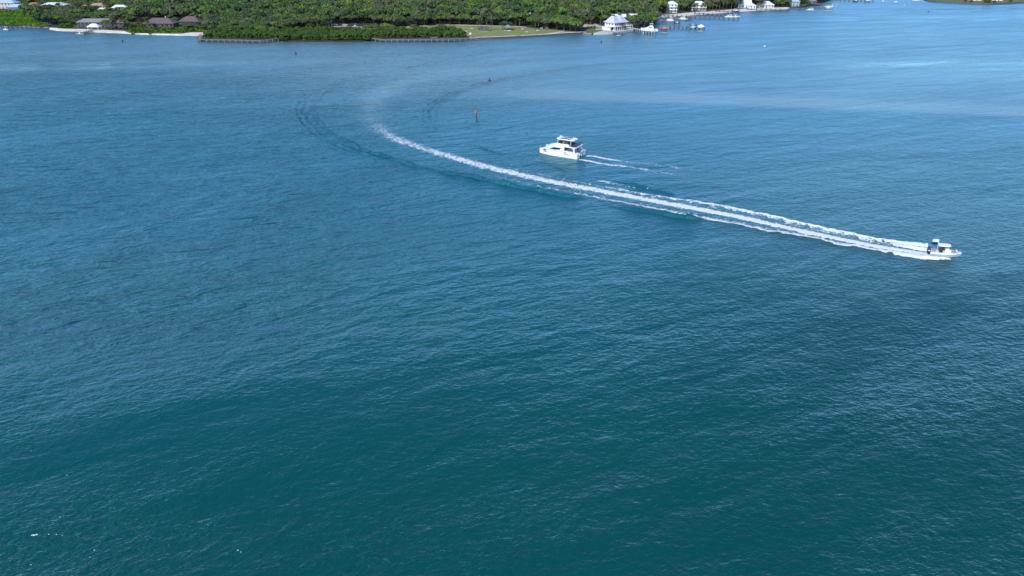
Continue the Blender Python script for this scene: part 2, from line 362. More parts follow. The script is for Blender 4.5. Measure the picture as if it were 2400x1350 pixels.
def grid(x0, x1, nx, y0, y1, ny):
    xs = np.linspace(x0, x1, nx + 1); ys = np.linspace(y0, y1, ny + 1); X, Y = np.meshgrid(xs, ys)
    i = np.arange(nx); j = np.arange(ny); I, J = np.meshgrid(i, j); a = (J * (nx + 1) + I).ravel()
    return X.ravel(), Y.ravel(), np.stack([a, a + 1, a + nx + 2, a + nx + 1], 1)
def build_water():
    V = []; F = []; C = []; Sh = []; off = 0
    fx0, fx1, fy0, fy1 = -140, 130, 140, 620
    parts = [(fx0, fx1, 540, fy0, fy1, 960, True)]
    parts += [(-900, fx0, 95, fy0, fy1, 160, False), (fx1, 900, 96, fy0, fy1, 160, False), (-900, 900, 180, 20, fy0, 24, False), (-900, 900, 300, fy1, 1240, 240, False)]
    parts += [(-900, 900, 60, -400, 20, 10, False), (-12000, -900, 4, -400, 12000, 4, False), (900, 12000, 4, -400, 12000, 4, False), (-900, 900, 4, 1240, 12000, 4, False), (-12000, 12000, 4, -12000, -400, 4, False)]
    for x0, x1, nx, y0, y1, ny, fine in parts:
        x, y, f = grid(x0, x1, nx, y0, y1, ny)
        z = np.zeros(x.shape); far = abs(x1 - x0) > 5000 or y1 > 2000
        if not far and y1 > 30: c, sh = calm_shoal_sheen(x, np.maximum(y, 30))
        else: c = np.zeros(x.shape); sh = c
        if fine or y0 == fy1 and not far:
            z = wave_h(x, y)
            ed = np.minimum.reduce([x - x0, x1 - x, y - y0, y1 - y]); z = z * sstep(0, 6, ed)
        V.append(np.stack([x, y, z], 1)); F.append(f + off); C.append(c); Sh.append(sh); off += len(x)
    W = np.vstack(V); X_ = W[:, 0]; Y_ = W[:, 1]
    chop = .66 + .75 * sstep(60, -110, X_ - (Y_ - 120) * .12 + 60 * (fbm(X_ / 90, Y_ / 90, 12, 3) - .5)); chop *= 1 - .3 * sstep(300, 600, Y_)
    sky_tint = sstep(55, 290, Y_ - .25 * X_) * (.80 + .5 * (fbm(X_ / 120, Y_ / 80, 33, 3) - .5)) * (1 - .35 * sstep(300, 500, Y_)); chop *= 1 - .62 * sstep(140, 85, Y_) * sstep(30, -40, X_)  # sky's blue painted into the body colour, stronger far off and left
    me = mesh_np('water', W, np.vstack(F), M['water'], dict(calm=np.concatenate(C), shoal_sheen=np.concatenate(Sh), chop=chop, sky_tint=sky_tint), smooth=True)
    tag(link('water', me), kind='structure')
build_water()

# ------------------------------------------------------------------ foam (real ragged sheets of froth)
def foam_material(name, col=(.80, .84, .86)):
    m, n, out = new_mat(name); b = nd(n, 'ShaderNodeBsdfDiffuse'); b.inputs['Color'].default_value = (*col, 1)
    t = nd(n, 'ShaderNodeBsdfTranslucent'); t.inputs['Color'].default_value = (*col, 1)
    geo = nd(n, 'ShaderNodeNewGeometry'); nz = nd(n, 'ShaderNodeTexNoise', Scale=1.6, Detail=4.0); n.links.new(geo.outputs['Position'], nz.inputs['Vector'])
    bp = nd(n, 'ShaderNodeBump', Strength=.8, Distance=.35); n.links.new(nz.outputs[0], bp.inputs['Height']); n.links.new(bp.outputs[0], b.inputs['Normal'])
    ms = nd(n, 'ShaderNodeMixShader'); ms.inputs[0].default_value = .15
    n.links.new(b.outputs[0], ms.inputs[1]); n.links.new(t.outputs[0], ms.inputs[2]); n.links.new(ms.outputs[0], out.inputs[0]); return m
M['foam'] = foam_material('white water foam')
def foam_band(line, s, smax, half, dens, height, res=.25, seed=0, smin=0.0):
    """froth over the band |t|<half around a line: cells are kept where noise < dens(s,t)"""
    ns = int((smax - smin) / res); nt_ = int(2 * half / res)
    sa = smin + np.arange(ns + 1) * res; ta = -half + np.arange(nt_ + 1) * res
    cx = np.interp(sa, s, line[:, 0]); cy = np.interp(sa, s, line[:, 1])
    tx = np.gradient(cx); ty = np.gradient(cy); L = np.hypot(tx, ty); nx, ny = -ty / L, tx / L
    Sg, Tg = np.meshgrid(sa, ta, indexing='ij')
    X = cx[:, None] + nx[:, None] * Tg; Y = cy[:, None] + ny[:, None] * Tg
    D = dens(Sg, Tg, X, Y)
    N = .34 * vnoise(X / .4, Y / .5, seed) + .16 * vnoise(X / 1.6, Y / 1.6, seed + 1) + .50 * vnoise(X / .2, Y / .22, seed + 2)
    N = (N - .5) * 1.5 + .5
    keep = (N < D) & (D > .02)
    k = keep[:-1, :-1] & (keep[1:, :-1] | keep[:-1, 1:]) 
    Z = wave_h(X.ravel(), Y.ravel()).reshape(X.shape) + .03 + height(Sg, Tg) * (.5 + .5 * vnoise(X / 1.0, Y / 1.0, seed + 5)) + .05 * np.clip(D - N, 0, 1)
    idx = np.arange(X.size).reshape(X.shape)
    F = np.stack([idx[:-1, :-1][k], idx[1:, :-1][k], idx[1:, 1:][k], idx[:-1, 1:][k]], 1)
    V = np.stack([X.ravel() + (vnoise(X.ravel() * 9, Y.ravel() * 9, 3) - .5) * res, Y.ravel() + (vnoise(X.ravel() * 9, Y.ravel() * 9, 4) - .5) * res, Z.ravel()], 1)
    used, inv = np.unique(F, return_inverse=True)
    return V[used], inv.reshape(F.shape)
def join(parts):
    V = []; F = []; o = 0
    for v, f in parts:
        V.append(v); F.append(f + o); o += len(v)
    return np.vstack(V), np.vstack(F)

# speedboat: three strands - prop wash in the middle and a bow wave on each side
def edge_off(pts):   # lateral offset of an edge strand as function of s
    P = GA(pts); sd, sa = line_coords(P[:, 0], P[:, 1], trail, trail_s); o = np.argsort(sa); return sa[o], sd[o]
UP = edge_off([(2170, 574), (2100, 567), (2050, 560), (1985, 546), (1920, 531), (1860, 518), (1800, 504), (1750, 494), (1700, 485), (1640, 474), (1600, 468), (1540, 459), (1480, 449)])
LO = edge_off([(2235, 604), (2190, 604), (2140, 600), (2100, 594), (2050, 588), (2000, 578), (1960, 574), (1920, 563), (1850, 551), (1800, 543), (1750, 532), (1700, 523), (1650, 512), (1600, 503)])
_fp = GA([(868, 268), (888, 300), (905, 312), (950, 334), (1050, 364), (1200, 405), (1400, 446), (1700, 502), (2178, 597)]); _fs = line_coords(_fp[:, 0], _fp[:, 1], trail, trail_s)[1]
def wash_density(s, t, X, Y):
    d = np.zeros(s.shape)
    rag = (fbm(s / 5, t * 0, 21, 3) - .5)
    fine = (vnoise(s / 1.3, t * 0, 31) - .5)
    # centre strand: narrow and bright, widening with age
    wc = 1.2 + .012 * s; dc = np.interp(s, _fs[::-1], [1.1, 1.0, .84, .72, .62, .52, .42, .32, .0])
    d = np.maximum(d, dc * np.exp(-(np.abs(t) / wc) ** 2.6))
    for (es, eo), fade, sg in ((UP, [1.3, 1.25, .92, .55, .34, 0], 1), (LO, [1.35, 1.3, .95, .58, .25, 0], -1)):
        o = np.interp(s, es, eo); o_abs = np.abs(o) + (rag * 1.8 + fine * .7) * sstep(0, 12, s) * (1 - .7 * sstep(50, 110, s))
        a = np.abs(t); same = (t * np.sign(o) > 0)
        f = np.interp(s, [0, 35, 65, 100, 135, 165], fade)
        inner = np.exp(-np.clip(o_abs - a, 0, 9) / np.interp(s, [0, 30, 80, 150], [2.6, 2.0, 1.9, 1.3]))
        d = np.maximum(d, np.where(same & (a < o_abs), f * inner, 0))
    return d
def wash_height(s, t):
    o = 1.0 + .0 * s; ed = np.maximum(np.exp(-((np.abs(t) - np.abs(np.where(t * np.sign(UP[1][3]) > 0, np.interp(s, *UP), np.interp(s, *LO)))) / 1.3) ** 2), 0)
    return .55 * ed * np.interp(s, [0, 20, 70, 120], [1, .8, .5, .1]) + .25 * np.exp(-(t / 1.2) ** 2) * np.interp(s, [0, 60], [1, 0])
fv = foam_band(trail, trail_s, _fs[0], 9.0, wash_density, wash_height, .2, 2)
def fleck_density(a, w0=1.2):
    return lambda s, t, X, Y: a * np.exp(-(np.abs(t) / w0) ** 2) * (.5 + vnoise(s / 6, t * 0, 77))
def extra(pts, a, w0, seed):
    l, s = smooth_line(GA(pts), 1.0)
    return foam_band(l, s, s[-1], w0 * 2, lambda S_, T, X, Y: a * np.exp(-(T / w0) ** 2) * (.35 + 1.1 * vnoise(S_ / 4, T * 0, seed + 9)) * sstep(0, 6, S_) * sstep(0, 6, s[-1] - S_), lambda S_, T: 0 * S_, .25, seed)
bits = [fv, extra([(1360, 425), (1400, 424), (1450, 433), (1540, 450)], .42, 1.4, 40), extra([(1320, 438), (1350, 445), (1380, 452)], .33, 1.2, 44),
        extra([(1300, 405), (1360, 420)], .27, 2.5, 46)]
V_, F_ = join(bits)
tag(link('boat_wake', mesh_np('boat_wake', V_, F_, M['foam'], smooth=True)), 'long curving white wake of foam trailing the speedboat', 'wake', kind='stuff')
# catamaran wakes: two thin broken lines
def cat_line(pts, seed):
    l, s = smooth_line(GA(pts), 1.0); T_ = s[-1]
    return foam_band(l, s, T_, 2.5, lambda S_, T, X, Y: np.interp(S_, [0, 8, 25, T_], [1.1, .7, .45, .22]) * np.exp(-(T / np.interp(S_, [0, 10, 60], [.8, 1.1, 1.3])) ** 2) * (.55 + .75 * vnoise(S_ / 3.5, T * 0, seed)),
                     lambda S_, T: .12 * np.interp(S_, [0, 15], [1, 0]), .16, seed)
V_, F_ = join([cat_line([(1374, 366.5), (1392, 367), (1430, 374), (1480, 380), (1550, 389), (1600, 395), (1700, 409)], 50), cat_line([(1357, 375), (1375, 377), (1420, 386), (1460, 389), (1520, 399), (1630, 417)], 60)])
tag(link('catamaran_wake', mesh_np('catamaran_wake', V_, F_, M['foam'], smooth=True)), 'two thin broken white foam lines behind the white catamaran', 'wake', kind='stuff')
# loose foam flecks drifting near the camera
fl = MB(); fr_ = random.Random(3)
for (px, py, r) in [(82, 1254, .22), (115, 1253, .09), (133, 1253, .10), (146, 1255, .05), (157, 1114, .09), (141, 1212, .09), (73, 1324, .09), (222, 1290, .09), (211, 1307, .06), (558, 1290, .12), (565, 1294, .08), (445, 1234, .05), (488, 1231, .06), (504, 1232, .05), (73, 1057, .05)]:
    p = G(px, py); k = 7 if r > .15 else 3
    for q in range(k):
        r_ = r * .7; c = (p.x + (q - k / 2) * r * .5, p.y + fr_.uniform(-.4, .4) * r, .03); fl.sphere(c, (r_ * fr_.uniform(.5, .9), r_ * .6, .05), 7, 4)
tag(fl.build('foam_flecks', M['foam'], smooth=True), 'small white foam flecks drifting on the dark near water', 'foam', kind='stuff')
# ------------------------------------------------------------------ land
GZ = 1.1                                                            # height of the land above the water
def pin(poly, x, y):
    """points inside polygon (numpy)"""
    P = np.asarray(poly, float); ins = np.zeros(np.shape(x), bool); j = len(P) - 1
    for i in range(len(P)):
        xi, yi = P[i]; xj, yj = P[j]
        c = ((yi > y) != (yj > y)) & (x < (xj - xi) * (y - yi) / (yj - yi + 1e-12) + xi); ins ^= c; j = i
    return ins
def sheet(name, poly_px, z, mat, kind='structure', thick=.25, zpx=None):
    """flat piece of ground from its outline, with a real edge going down"""
    P = [G(a, b, GZ) for a, b in poly_px]; vs = [(p.x, p.y, z) for p in P]; n = len(vs)
    tris = tessellate_polygon([[Vector(v) for v in vs]])
    me = bpy.data.meshes.new(name); me.from_pydata(vs + [(v[0], v[1], z - thick) for v in vs], [], [tuple(t) for t in tris] + [(i, (i + 1) % n, (i + 1) % n + n, i + n) for i in range(n)])
    bm = bmesh.new(); bm.from_mesh(me); bmesh.ops.recalc_face_normals(bm, faces=bm.faces); 
    if sum(f.normal.z for f in bm.faces) < 0: bmesh.ops.reverse_faces(bm, faces=bm.faces)
    bm.to_mesh(me); bm.free(); me.materials.append(mat)
    o = link(name, me)
    if kind: tag(o, kind=kind)
    return o
SHORE = [(-900, 38), (-500, 48), (-200, 54), (0, 57), (40, 59), (80, 61), (112, 62), (118, 64.5), (150, 67), (200, 68.2), (240, 69.8), (290, 72.8), (308, 77), (340, 78.2), (370, 78.8), (425, 79), (442, 76.3), (496, 75.8), (488, 88), (540, 91), (600, 92), (655, 92), (670, 94.5), (760, 94.5), (845, 94.5),
         (880, 91), (900, 89.5), (1000, 89.5), (1105, 89.5), (1160, 88), (1230, 84.5), (1290, 81), (1340, 77.5), (1372, 75), (1391, 78.3), (1440, 76), (1482, 70), (1500, 68), (1518, 66), (1532, 60), (1537, 50), (1531, 43), (1545, 38), (1555, 34.9),
         (1590, 31.9), (1625, 28.4), (1700, 22.9), (1730, 21.4), (1770, 18.7), (1850, 16.7), (1880, 15.5), (1897, 11.5), (1915, 8), (1930, 3), (1950, -3), (1985, -10), (2040, -18)]
BACK = [(2040, -60), (-900, -60)]
LAND = SHORE + BACK
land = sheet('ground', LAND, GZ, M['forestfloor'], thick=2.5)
POINT = [(2166, -1), (2176, 1.5), (2200, 3.5), (2250, 6), (2310, 8.6), (2350, 7.2), (2400, 5), (2500, 4), (2800, 2), (2900, -50), (2300, -40), (2190, -14)]
sheet('ground', POINT, GZ, M['yard'], thick=2.5)

# beaches: sloping strips from the water line up to the vegetation
def beach(name, low, high, mat, zl=-.15, zh=GZ + .03):
    a, _ = smooth_line(GA(low, 0), 2.0); b, _ = smooth_line(GA(high, GZ), 2.0)
    n = 60; ra = np.linspace(0, 1, n)
    def rs(c):
        s = np.r_[0, np.cumsum(np.linalg.norm(np.diff(c, axis=0), axis=1))]; s /= s[-1]; return np.stack([np.interp(ra, s, c[:, 0]), np.interp(ra, s, c[:, 1])], 1)
    a = rs(a); b = rs(b); rows = []
    for k in range(6):
        t = k / 5; p = a * (1 - t) + b * t; z = zl + (zh - zl) * (t ** .7) + (.08 * (vnoise(p[:, 0] / 3, p[:, 1] / 3, 5) - .5) if 0 < k < 5 else 0)
        if k not in (0, 5): p = p + (vnoise(p[:, 0] / 4, p[:, 1] / 4, 2)[:, None] - .5) * .8
        rows.append(np.column_stack([p, np.full(n, 1.) * z]))
    V = np.vstack(rows); i = np.arange(5)[:, None] * n + np.arange(n - 1)[None]; i = i.ravel()
    me = mesh_np(name, V, np.stack([i, i + 1, i + n + 1, i + n], 1), mat, smooth=True)
    tag(link(name, me), kind='structure')
beach('beach', [(116, 69.5), (135, 72.5), (150, 73.5), (200, 75.5), (230, 76.8), (290, 79), (325, 81), (370, 82.2), (430, 84), (470, 85.5), (494, 86.5)], [(118, 64.5), (150, 67), (200, 68.2), (240, 69.8), (290, 72.8), (308, 77), (340, 78.2), (370, 78.8), (425, 79), (442, 76.3), (496, 75.8)], M['sand'])
beach('beach', [(1553, 40.5), (1590, 39), (1625, 36), (1700, 30.5), (1730, 28), (1770, 25.5), (1850, 21.5)], [(1553, 35), (1590, 32), (1625, 28.5), (1700, 23), (1730, 21.5), (1770, 18.8), (1850, 16.8)], M['sand'])
beach('beach', [(1366, 79.5), (1392, 81)], [(1366, 75.5), (1392, 78)], M['wetsand'])
beach('beach', [(1500, 70), (1520, 68), (1535, 62)], [(1500, 66.5), (1518, 64.5), (1530, 59)], M['wetsand'])
beach('beach', [(-200, 57), (0, 60), (60, 63.5), (118, 66)], [(-200, 53), (0, 56), (60, 59.5), (112, 61.5)], M['wetsand'])
beach('beach', [(1529, 44.5), (1545, 42), (1556, 38.5)], [(1529, 40), (1545, 37), (1556, 34)], M['sand'])

LAWN = [(676, 84), (690, 77), (740, 70), (775, 64), (860, 65.5), (905, 66), (1000, 60.5), (1050, 58.3), (1150, 60.5), (1210, 62), (1290, 69), (1335, 73.2), (1366, 75.4), (1230, 83), (1110, 88), (1090, 86), (1060, 84), (900, 84)]
sheet('lawn', LAWN, GZ + .04, M['lawn'])
MARSH = [(-300, 26), (50, 24), (62, 34), (75, 44), (100, 52), (121, 58), (112, 61.5), (60, 59), (0, 56), (-300, 50)]
sheet('marsh', MARSH, GZ + .04, M['marshground'])
sheet('scrub', [(124, 64.5), (165, 58), (300, 62), (470, 64), (495, 75.5), (442, 76), (425, 78.7), (370, 78.5), (340, 77.9), (308, 76.7), (290, 72.5), (240, 69.5), (200, 68.2), (150, 67.2)], GZ + .04, M['scrub'])
sheet('yard', [(1372, 75), (1376, 66), (1398, 64), (1425, 68), (1409, 75), (1391, 77.8)], GZ + .05, M['yard'])
sheet('yard', [(1533, 40), (1550, 30), (1610, 27), (1680, 22), (1700, 21), (1700, 22.5), (1625, 28), (1590, 31.5), (1553, 34.5)], GZ + .05, M['yard'])
sheet('yard', [(1725, 20.5), (1735, 17), (1830, 13), (1895, 9.5), (1886, 14), (1850, 16.5), (1770, 18.5)], GZ + .05, M['yard'])
sheet('driveway', [(1366, 63), (1370, 56), (1405, 59), (1428, 63), (1420, 66.5), (1398, 63.8)], GZ + .08, M['drive'])
sheet('terrace', [(1391, 78.1), (1409, 74), (1425, 68.5), (1440, 66), (1478, 64), (1484, 69.8), (1440, 76), (1415, 77.4)], GZ + .35, M['concrete'], thick=.6)
def ribbon(name, pts, w, mat, z=GZ + .09):
    l, s = smooth_line(GA(pts, GZ), 3.0); t = np.gradient(l, axis=0); t /= np.linalg.norm(t, axis=1)[:, None]; nrm = np.stack([-t[:, 1], t[:, 0]], 1)
    n = len(l); a = l + nrm * w / 2; b = l - nrm * w / 2
    V = np.vstack([np.column_stack([a, np.full(n, z)]), np.column_stack([b, np.full(n, z)]), np.column_stack([a, np.full(n, z - .15)]), np.column_stack([b, np.full(n, z - .15)])])
    i = np.arange(n - 1); F = np.vstack([np.stack([i, i + 1, n + i + 1, n + i], 1), np.stack([i, i + 1, 2 * n + i + 1, 2 * n + i], 1), np.stack([n + i, n + i + 1, 3 * n + i + 1, 3 * n + i], 1)])
    me = mesh_np(name, V, F, mat); bm = bmesh.new(); bm.from_mesh(me); bmesh.ops.recalc_face_normals(bm, faces=bm.faces); bm.to_mesh(me); bm.free()
    for p in me.polygons[:1]:
        if p.normal.z < 0: me.flip_normals()
    return tag(link(name, me), kind='structure')
ribbon('path', [(670, 78), (685, 75.5), (740, 69), (770, 64.5), (800, 61.5), (870, 64.5), (900, 66), (940, 63.5), (1000, 60.2), (1050, 57.8), (1150, 60.4), (1210, 61.8), (1235, 64)], 3.2, M['path'])
ribbon('path', [(1100, 88), (1150, 86.2), (1230, 82.6), (1290, 79), (1330, 76.2), (1372, 74.6)], 3.6, M['path'])
ribbon('path', [(1285, 79), (1305, 76), (1322, 72.8)], 2.6, M['path'], GZ + .1)
# seawalls
def seawall(pts, h, label, mat, z0=-.3, th=.6):
    l, s = smooth_line(GA(pts, GZ), 3.0); mb = MB()
    for i in range(len(l) - 1):
        a, b = l[i], l[i + 1]; d = b - a; L = math.hypot(*d)
        mb.box(((a[0] + b[0]) / 2, (a[1] + b[1]) / 2, (z0 + h) / 2), (L + .02, th, h - z0), math.atan2(d[1], d[0]))
    o = mb.build('seawall', mat); return tag(o, label, 'seawall')
seawall([(1105, 89.9), (1160, 88.4), (1230, 84.9), (1290, 81.4), (1340, 77.9), (1370, 75.4)], GZ + .2, 'low grey seawall along the edge of the open park lawn', M['greywood'])
seawall([(1391, 78.6), (1440, 76.4), (1484, 70.2)], GZ + .5, 'pale seawall in front of the white twin-peaked house', M['concrete'])
seawall([(2176, 1.9), (2200, 3.9), (2250, 6.4), (2310, 9.0), (2350, 7.6), (2400, 5.4), (2500, 4.4)], GZ + .4, 'dark curved seawall around the point in the far right corner', M['greywood'])
# riprap: countless loose stones along two stretches of shore
def riprap(pts, n, w, seed, z=0.0):
    l, s = smooth_line(GA(pts, 0), 1.0); r = random.Random(seed); mb = MB()
    for k in range(n):
        i = r.randrange(len(l)); q = r.uniform(.35, .95)
        mb.sphere((l[i][0] + r.uniform(-.5, .5) * w * .3, l[i][1] + r.uniform(-.5, .5) * w, z + r.uniform(-.1, .9)), (q * r.uniform(.8, 1.4), q, q * r.uniform(.5, .8)), 6, 4)
    return mb
rp = riprap([(655, 95.0), (700, 95.9), (760, 95.9), (850, 95.8)], 900, 2.2, 1)
o = rp.build('shore_rocks', M['rock']); tag(o, 'pale riprap stones along the water below the mangroves', 'rocks', kind='stuff')
rp = riprap([(1118, 90.8), (1230, 86.4), (1300, 82.8), (1370, 77.5)], 420, 2.0, 2)
o = rp.build('shore_rocks', M['rock']); tag(o, 'dark riprap stones at the foot of the park seawall', 'rocks', kind='stuff')

# ------------------------------------------------------------------ foliage
def leaf_material(name, cols, trans=.22):
    m, n, out = new_mat(name); L = n.links.new
    oi = nd(n, 'ShaderNodeObjectInfo'); at = nd(n, 'ShaderNodeAttribute', attribute_name='tint')
    ad = nd(n, 'ShaderNodeMath', operation='ADD'); L(oi.outputs['Random'], ad.inputs[0]); L(at.outputs['Fac'], ad.inputs[1])
    fr = nd(n, 'ShaderNodeMath', operation='FRACT'); L(ad.outputs[0], fr.inputs[0])
    cr = nd(n, 'ShaderNodeValToRGB'); cr.color_ramp.interpolation = 'LINEAR'; e = cr.color_ramp.elements
    while len(e) < len(cols): e.new(.5)
    for i, c in enumerate(cols): e[i].position = i / (len(cols) - 1); e[i].color = (*c, 1)
    L(fr.outputs[0], cr.inputs[0])
    at2 = nd(n, 'ShaderNodeAttribute', attribute_name='leaf')
    hs = nd(n, 'ShaderNodeMix', data_type='RGBA', blend_type='MULTIPLY'); hs.inputs[0].default_value = 1
    r2 = nd(n, 'ShaderNodeValToRGB'); r2.color_ramp.elements[0].color = (.62, .66, .7, 1); r2.color_ramp.elements[1].color = (1.3, 1.25, 1.1, 1); L(at2.outputs['Fac'], r2.inputs[0])
    L(cr.outputs[0], hs.inputs[6]); L(r2.outputs[0], hs.inputs[7])
    d = nd(n, 'ShaderNodeBsdfDiffuse'); t = nd(n, 'ShaderNodeBsdfTranslucent'); L(hs.outputs[2], d.inputs[0]); L(hs.outputs[2], t.inputs[0])
    mx = nd(n, 'ShaderNodeMixShader'); mx.inputs[0].default_value = trans; L(d.outputs[0], mx.inputs[1]); L(t.outputs[0], mx.inputs[2]); L(mx.outputs[0], out.inputs[0]); return m
M['leaf_oak'] = leaf_material('oak foliage', [(.077, .114, .056), (.111, .194, .056), (.056, .093, .049), (.149, .233, .059), (.098, .138, .080), (.164, .175, .098), (.080, .157, .056), (.187, .255, .056), (.119, .141, .096)])
M['leaf_mangrove'] = leaf_material('mangrove foliage', [(0.064, 0.120, 0.036), (0.092, 0.153, 0.038), (0.069, 0.136, 0.034), (0.108, 0.158, 0.043), (0.058, 0.108, 0.036)])
M['leaf_palm'] = leaf_material('palm foliage', [(.080, .105, .040), (.110, .125, .050), (.070, .095, .036)])
M['leaf_marsh'] = leaf_material('marsh grass blades', [(.085, .19, .022), (.13, .23, .03), (.07, .15, .02)])
rng = np.random.default_rng(11)
def quads(C, N, size, asp=1.0):
    n = len(C); r = rng.normal(size=(n, 3)); a = np.cross(N, r); a /= np.linalg.norm(a, axis=1)[:, None] + 1e-9; b = np.cross(N, a)
    s = (size * rng.uniform(.6, 1.25, n))[:, None]; a = a * s * .5; b = b * s * .5 * asp
    V = np.stack([C - a - b, C + a - b * .7, C + a * .8 + b, C - a * .9 + b * .8], 1).reshape(-1, 3)
    F = np.arange(4 * n).reshape(n, 4); leaf = np.repeat(rng.uniform(0, 1, n), 4); return V, F, leaf
def crown_quads(rad, h, base, K, per, size, flat=.75, skirt=0):
    """clumps spread through a dome-shaped crown; leaves sit on the clumps"""
    Cs = []; Ns = []
    for k in range(K):
        th = 2.4 * k + rng.uniform(-.4, .4); rr = rad * math.sqrt((k + .4) / K) * .78; zz = base + (h - base) * (.38 + .45 * math.sqrt(max(0, 1 - (rr / rad) ** 2))) * rng.uniform(.85, 1.1)
        cr = rad * rng.uniform(.26, .42); c = np.array([rr * math.cos(th), rr * math.sin(th), zz - cr * .3])
        d = rng.normal(size=(per, 3)); d[:, 2] = np.abs(d[:, 2]) * 1.1 - .35; d /= np.linalg.norm(d, axis=1)[:, None]
        Cs.append(c + d * cr * np.array([1, 1, flat]) * rng.uniform(.75, 1.05, (per, 1))); Ns.append(d + rng.normal(size=(per, 3)) * .32)
    for k in range(skirt):            # low outer clumps that reach down to the ground
        th = 6.283 * k / skirt + rng.uniform(-.3, .3); cr = rad * rng.uniform(.26, .36); c = np.array([rad * .72 * math.cos(th), rad * .72 * math.sin(th), base + cr * .8 + rng.uniform(0, .8)])
        d = rng.normal(size=(per, 3)); d /= np.linalg.norm(d, axis=1)[:, None]; Cs.append(c + d * cr * rng.uniform(.75, 1.05, (per, 1))); Ns.append(d + rng.normal(size=(per, 3)) * .32)
    C = np.vstack(Cs); N = np.vstack(Ns); N /= np.linalg.norm(N, axis=1)[:, None]
    return quads(C, N, size)
def crown_mesh(name, V, F, leaf, mat): return mesh_np(name, V, F, mat, dict(leaf=leaf, tint=np.zeros(len(V))))
def trunk_mesh(h, base, rad, r0, mat, n=5, name='trunk'):
    mb = MB(); mb.tube([(0, 0, -.2), (.1 * r0, 0, base * .6), (.2, .1, base)], [r0 * 1.3, r0, r0 * .8], 7)
    for k in range(n):
        t = 2.4 * k + .5; q = rad * .55
        mb.tube([(.2, .1, base * .9), (q * .5 * math.cos(t), q * .5 * math.sin(t), base + (h - base) * .3), (q * math.cos(t), q * math.sin(t), base + (h - base) * .55)], [r0 * .6, r0 * .4, r0 * .15], 5)
    return mb.mesh(name, mat, True)
def broadleaf(rad, h, base, K, per, size, mat, r0=.25, skirt=0):
    V, F, leaf = crown_quads(rad, h, base, K, per, size, skirt=skirt); return crown_mesh('crown', V, F, leaf, mat), trunk_mesh(h, base, rad, r0, M['bark'])
OAKS = [broadleaf(5.2, 9.5, 2.4, 19, 54, .72, M['leaf_oak'], .3), broadleaf(4.4, 8.0, 2.2, 16, 52, .70, M['leaf_oak']), broadleaf(5.6, 8.4, 2.0, 21, 52, .75, M['leaf_oak'], .3), broadleaf(3.6, 9.0, 2.6, 15, 50, .68, M['leaf_oak'])]
MANG = [broadleaf(3.2, 5.4, .2, 15, 46, .6, M['leaf_mangrove'], .14, 9), broadleaf(3.8, 5.9, .2, 17, 46, .62, M['leaf_mangrove'], .14, 10), broadleaf(2.8, 4.8, .2, 13, 46, .56, M['leaf_mangrove'], .12, 8)]
def palm_meshes(h, lean, nf=16, L=3.4):
    mb = MB(); top = Vector((lean, 0, h)); mb.tube([(0, 0, -.2), (lean * .2, 0, h * .35), (lean * .6, 0, h * .7), top], [.26, .2, .17, .15], 7)
    tr = mb.mesh('trunk', M['palmbark'], True); Vs = []; Fs = []; off = 0
    for k in range(nf):
        a = 2.4 * k; el = rng.uniform(-.25, 1.15); pts = []
        for j in range(6):
            t = j / 5; r = L * t * math.cos(el * (1 - t * .4)); z = L * (math.sin(el) * t - .75 * t * t)
            pts.append(Vector((top.x + r * math.cos(a), top.y + r * math.sin(a), top.z + z)))
        side = Vector((-math.sin(a), math.cos(a), 0))
        for j in range(5):
            w0 = .62 * math.sin(math.pi * (.12 + .8 * j / 5)); w1 = .62 * math.sin(math.pi * (.12 + .8 * (j + 1) / 5))
            for sgn in (-1, 1):   # two drooping rows of leaflets
                Vs += [pts[j], pts[j + 1], pts[j + 1] + side * sgn * w1 + Vector((0, 0, -.3)), pts[j] + side * sgn * w0 + Vector((0, 0, -.3))]; Fs.append([off, off + 1, off + 2, off + 3]); off += 4
    V = np.array([tuple(v) for v in Vs]); return crown_mesh('crown', V, np.array(Fs), np.repeat(rng.uniform(0, 1, len(Fs)), 4), M['leaf_palm']), tr
def sabal_meshes(h):
    mb = MB(); mb.tube([(0, 0, -.2), (.1, 0, h * .5), (0, 0, h)], [.3, .24, .22], 7); tr = mb.mesh('trunk', M['palmbark'], True)
    d = rng.normal(size=(80, 3)); d /= np.linalg.norm(d, axis=1)[:, None]; V, F, lf = quads(np.array([0, 0, h + .3]) + d * 1.45 * rng.uniform(.6, 1, (80, 1)), d + rng.normal(size=(80, 3)) * .6, .8, .6)
    return crown_mesh('crown', V, F, lf, M['leaf_palm']), tr
PALMS = [palm_meshes(8.0, .8), palm_meshes(6.5, 1.4), palm_meshes(9.5, .4), sabal_meshes(5.5), sabal_meshes(7.0)]
def plant(kind, var, px=None, py=None, xy=None, sc=1.0, zs=1.0, label=None, group=None, cat='tree'):
    p = G(px, py, GZ) if xy is None else Vector((xy[0], xy[1], GZ))
    c, t = var; e = bpy.data.objects.new(kind, None); COL.objects.link(e); e.empty_display_size = .5
    e.location = (p.x, p.y, GZ); e.rotation_euler = (0, 0, rnd.uniform(0, 6.28)); e.scale = (sc, sc, sc * zs)
    link('crown', c, e); link('trunk', t, e); return tag(e, label, cat, group)

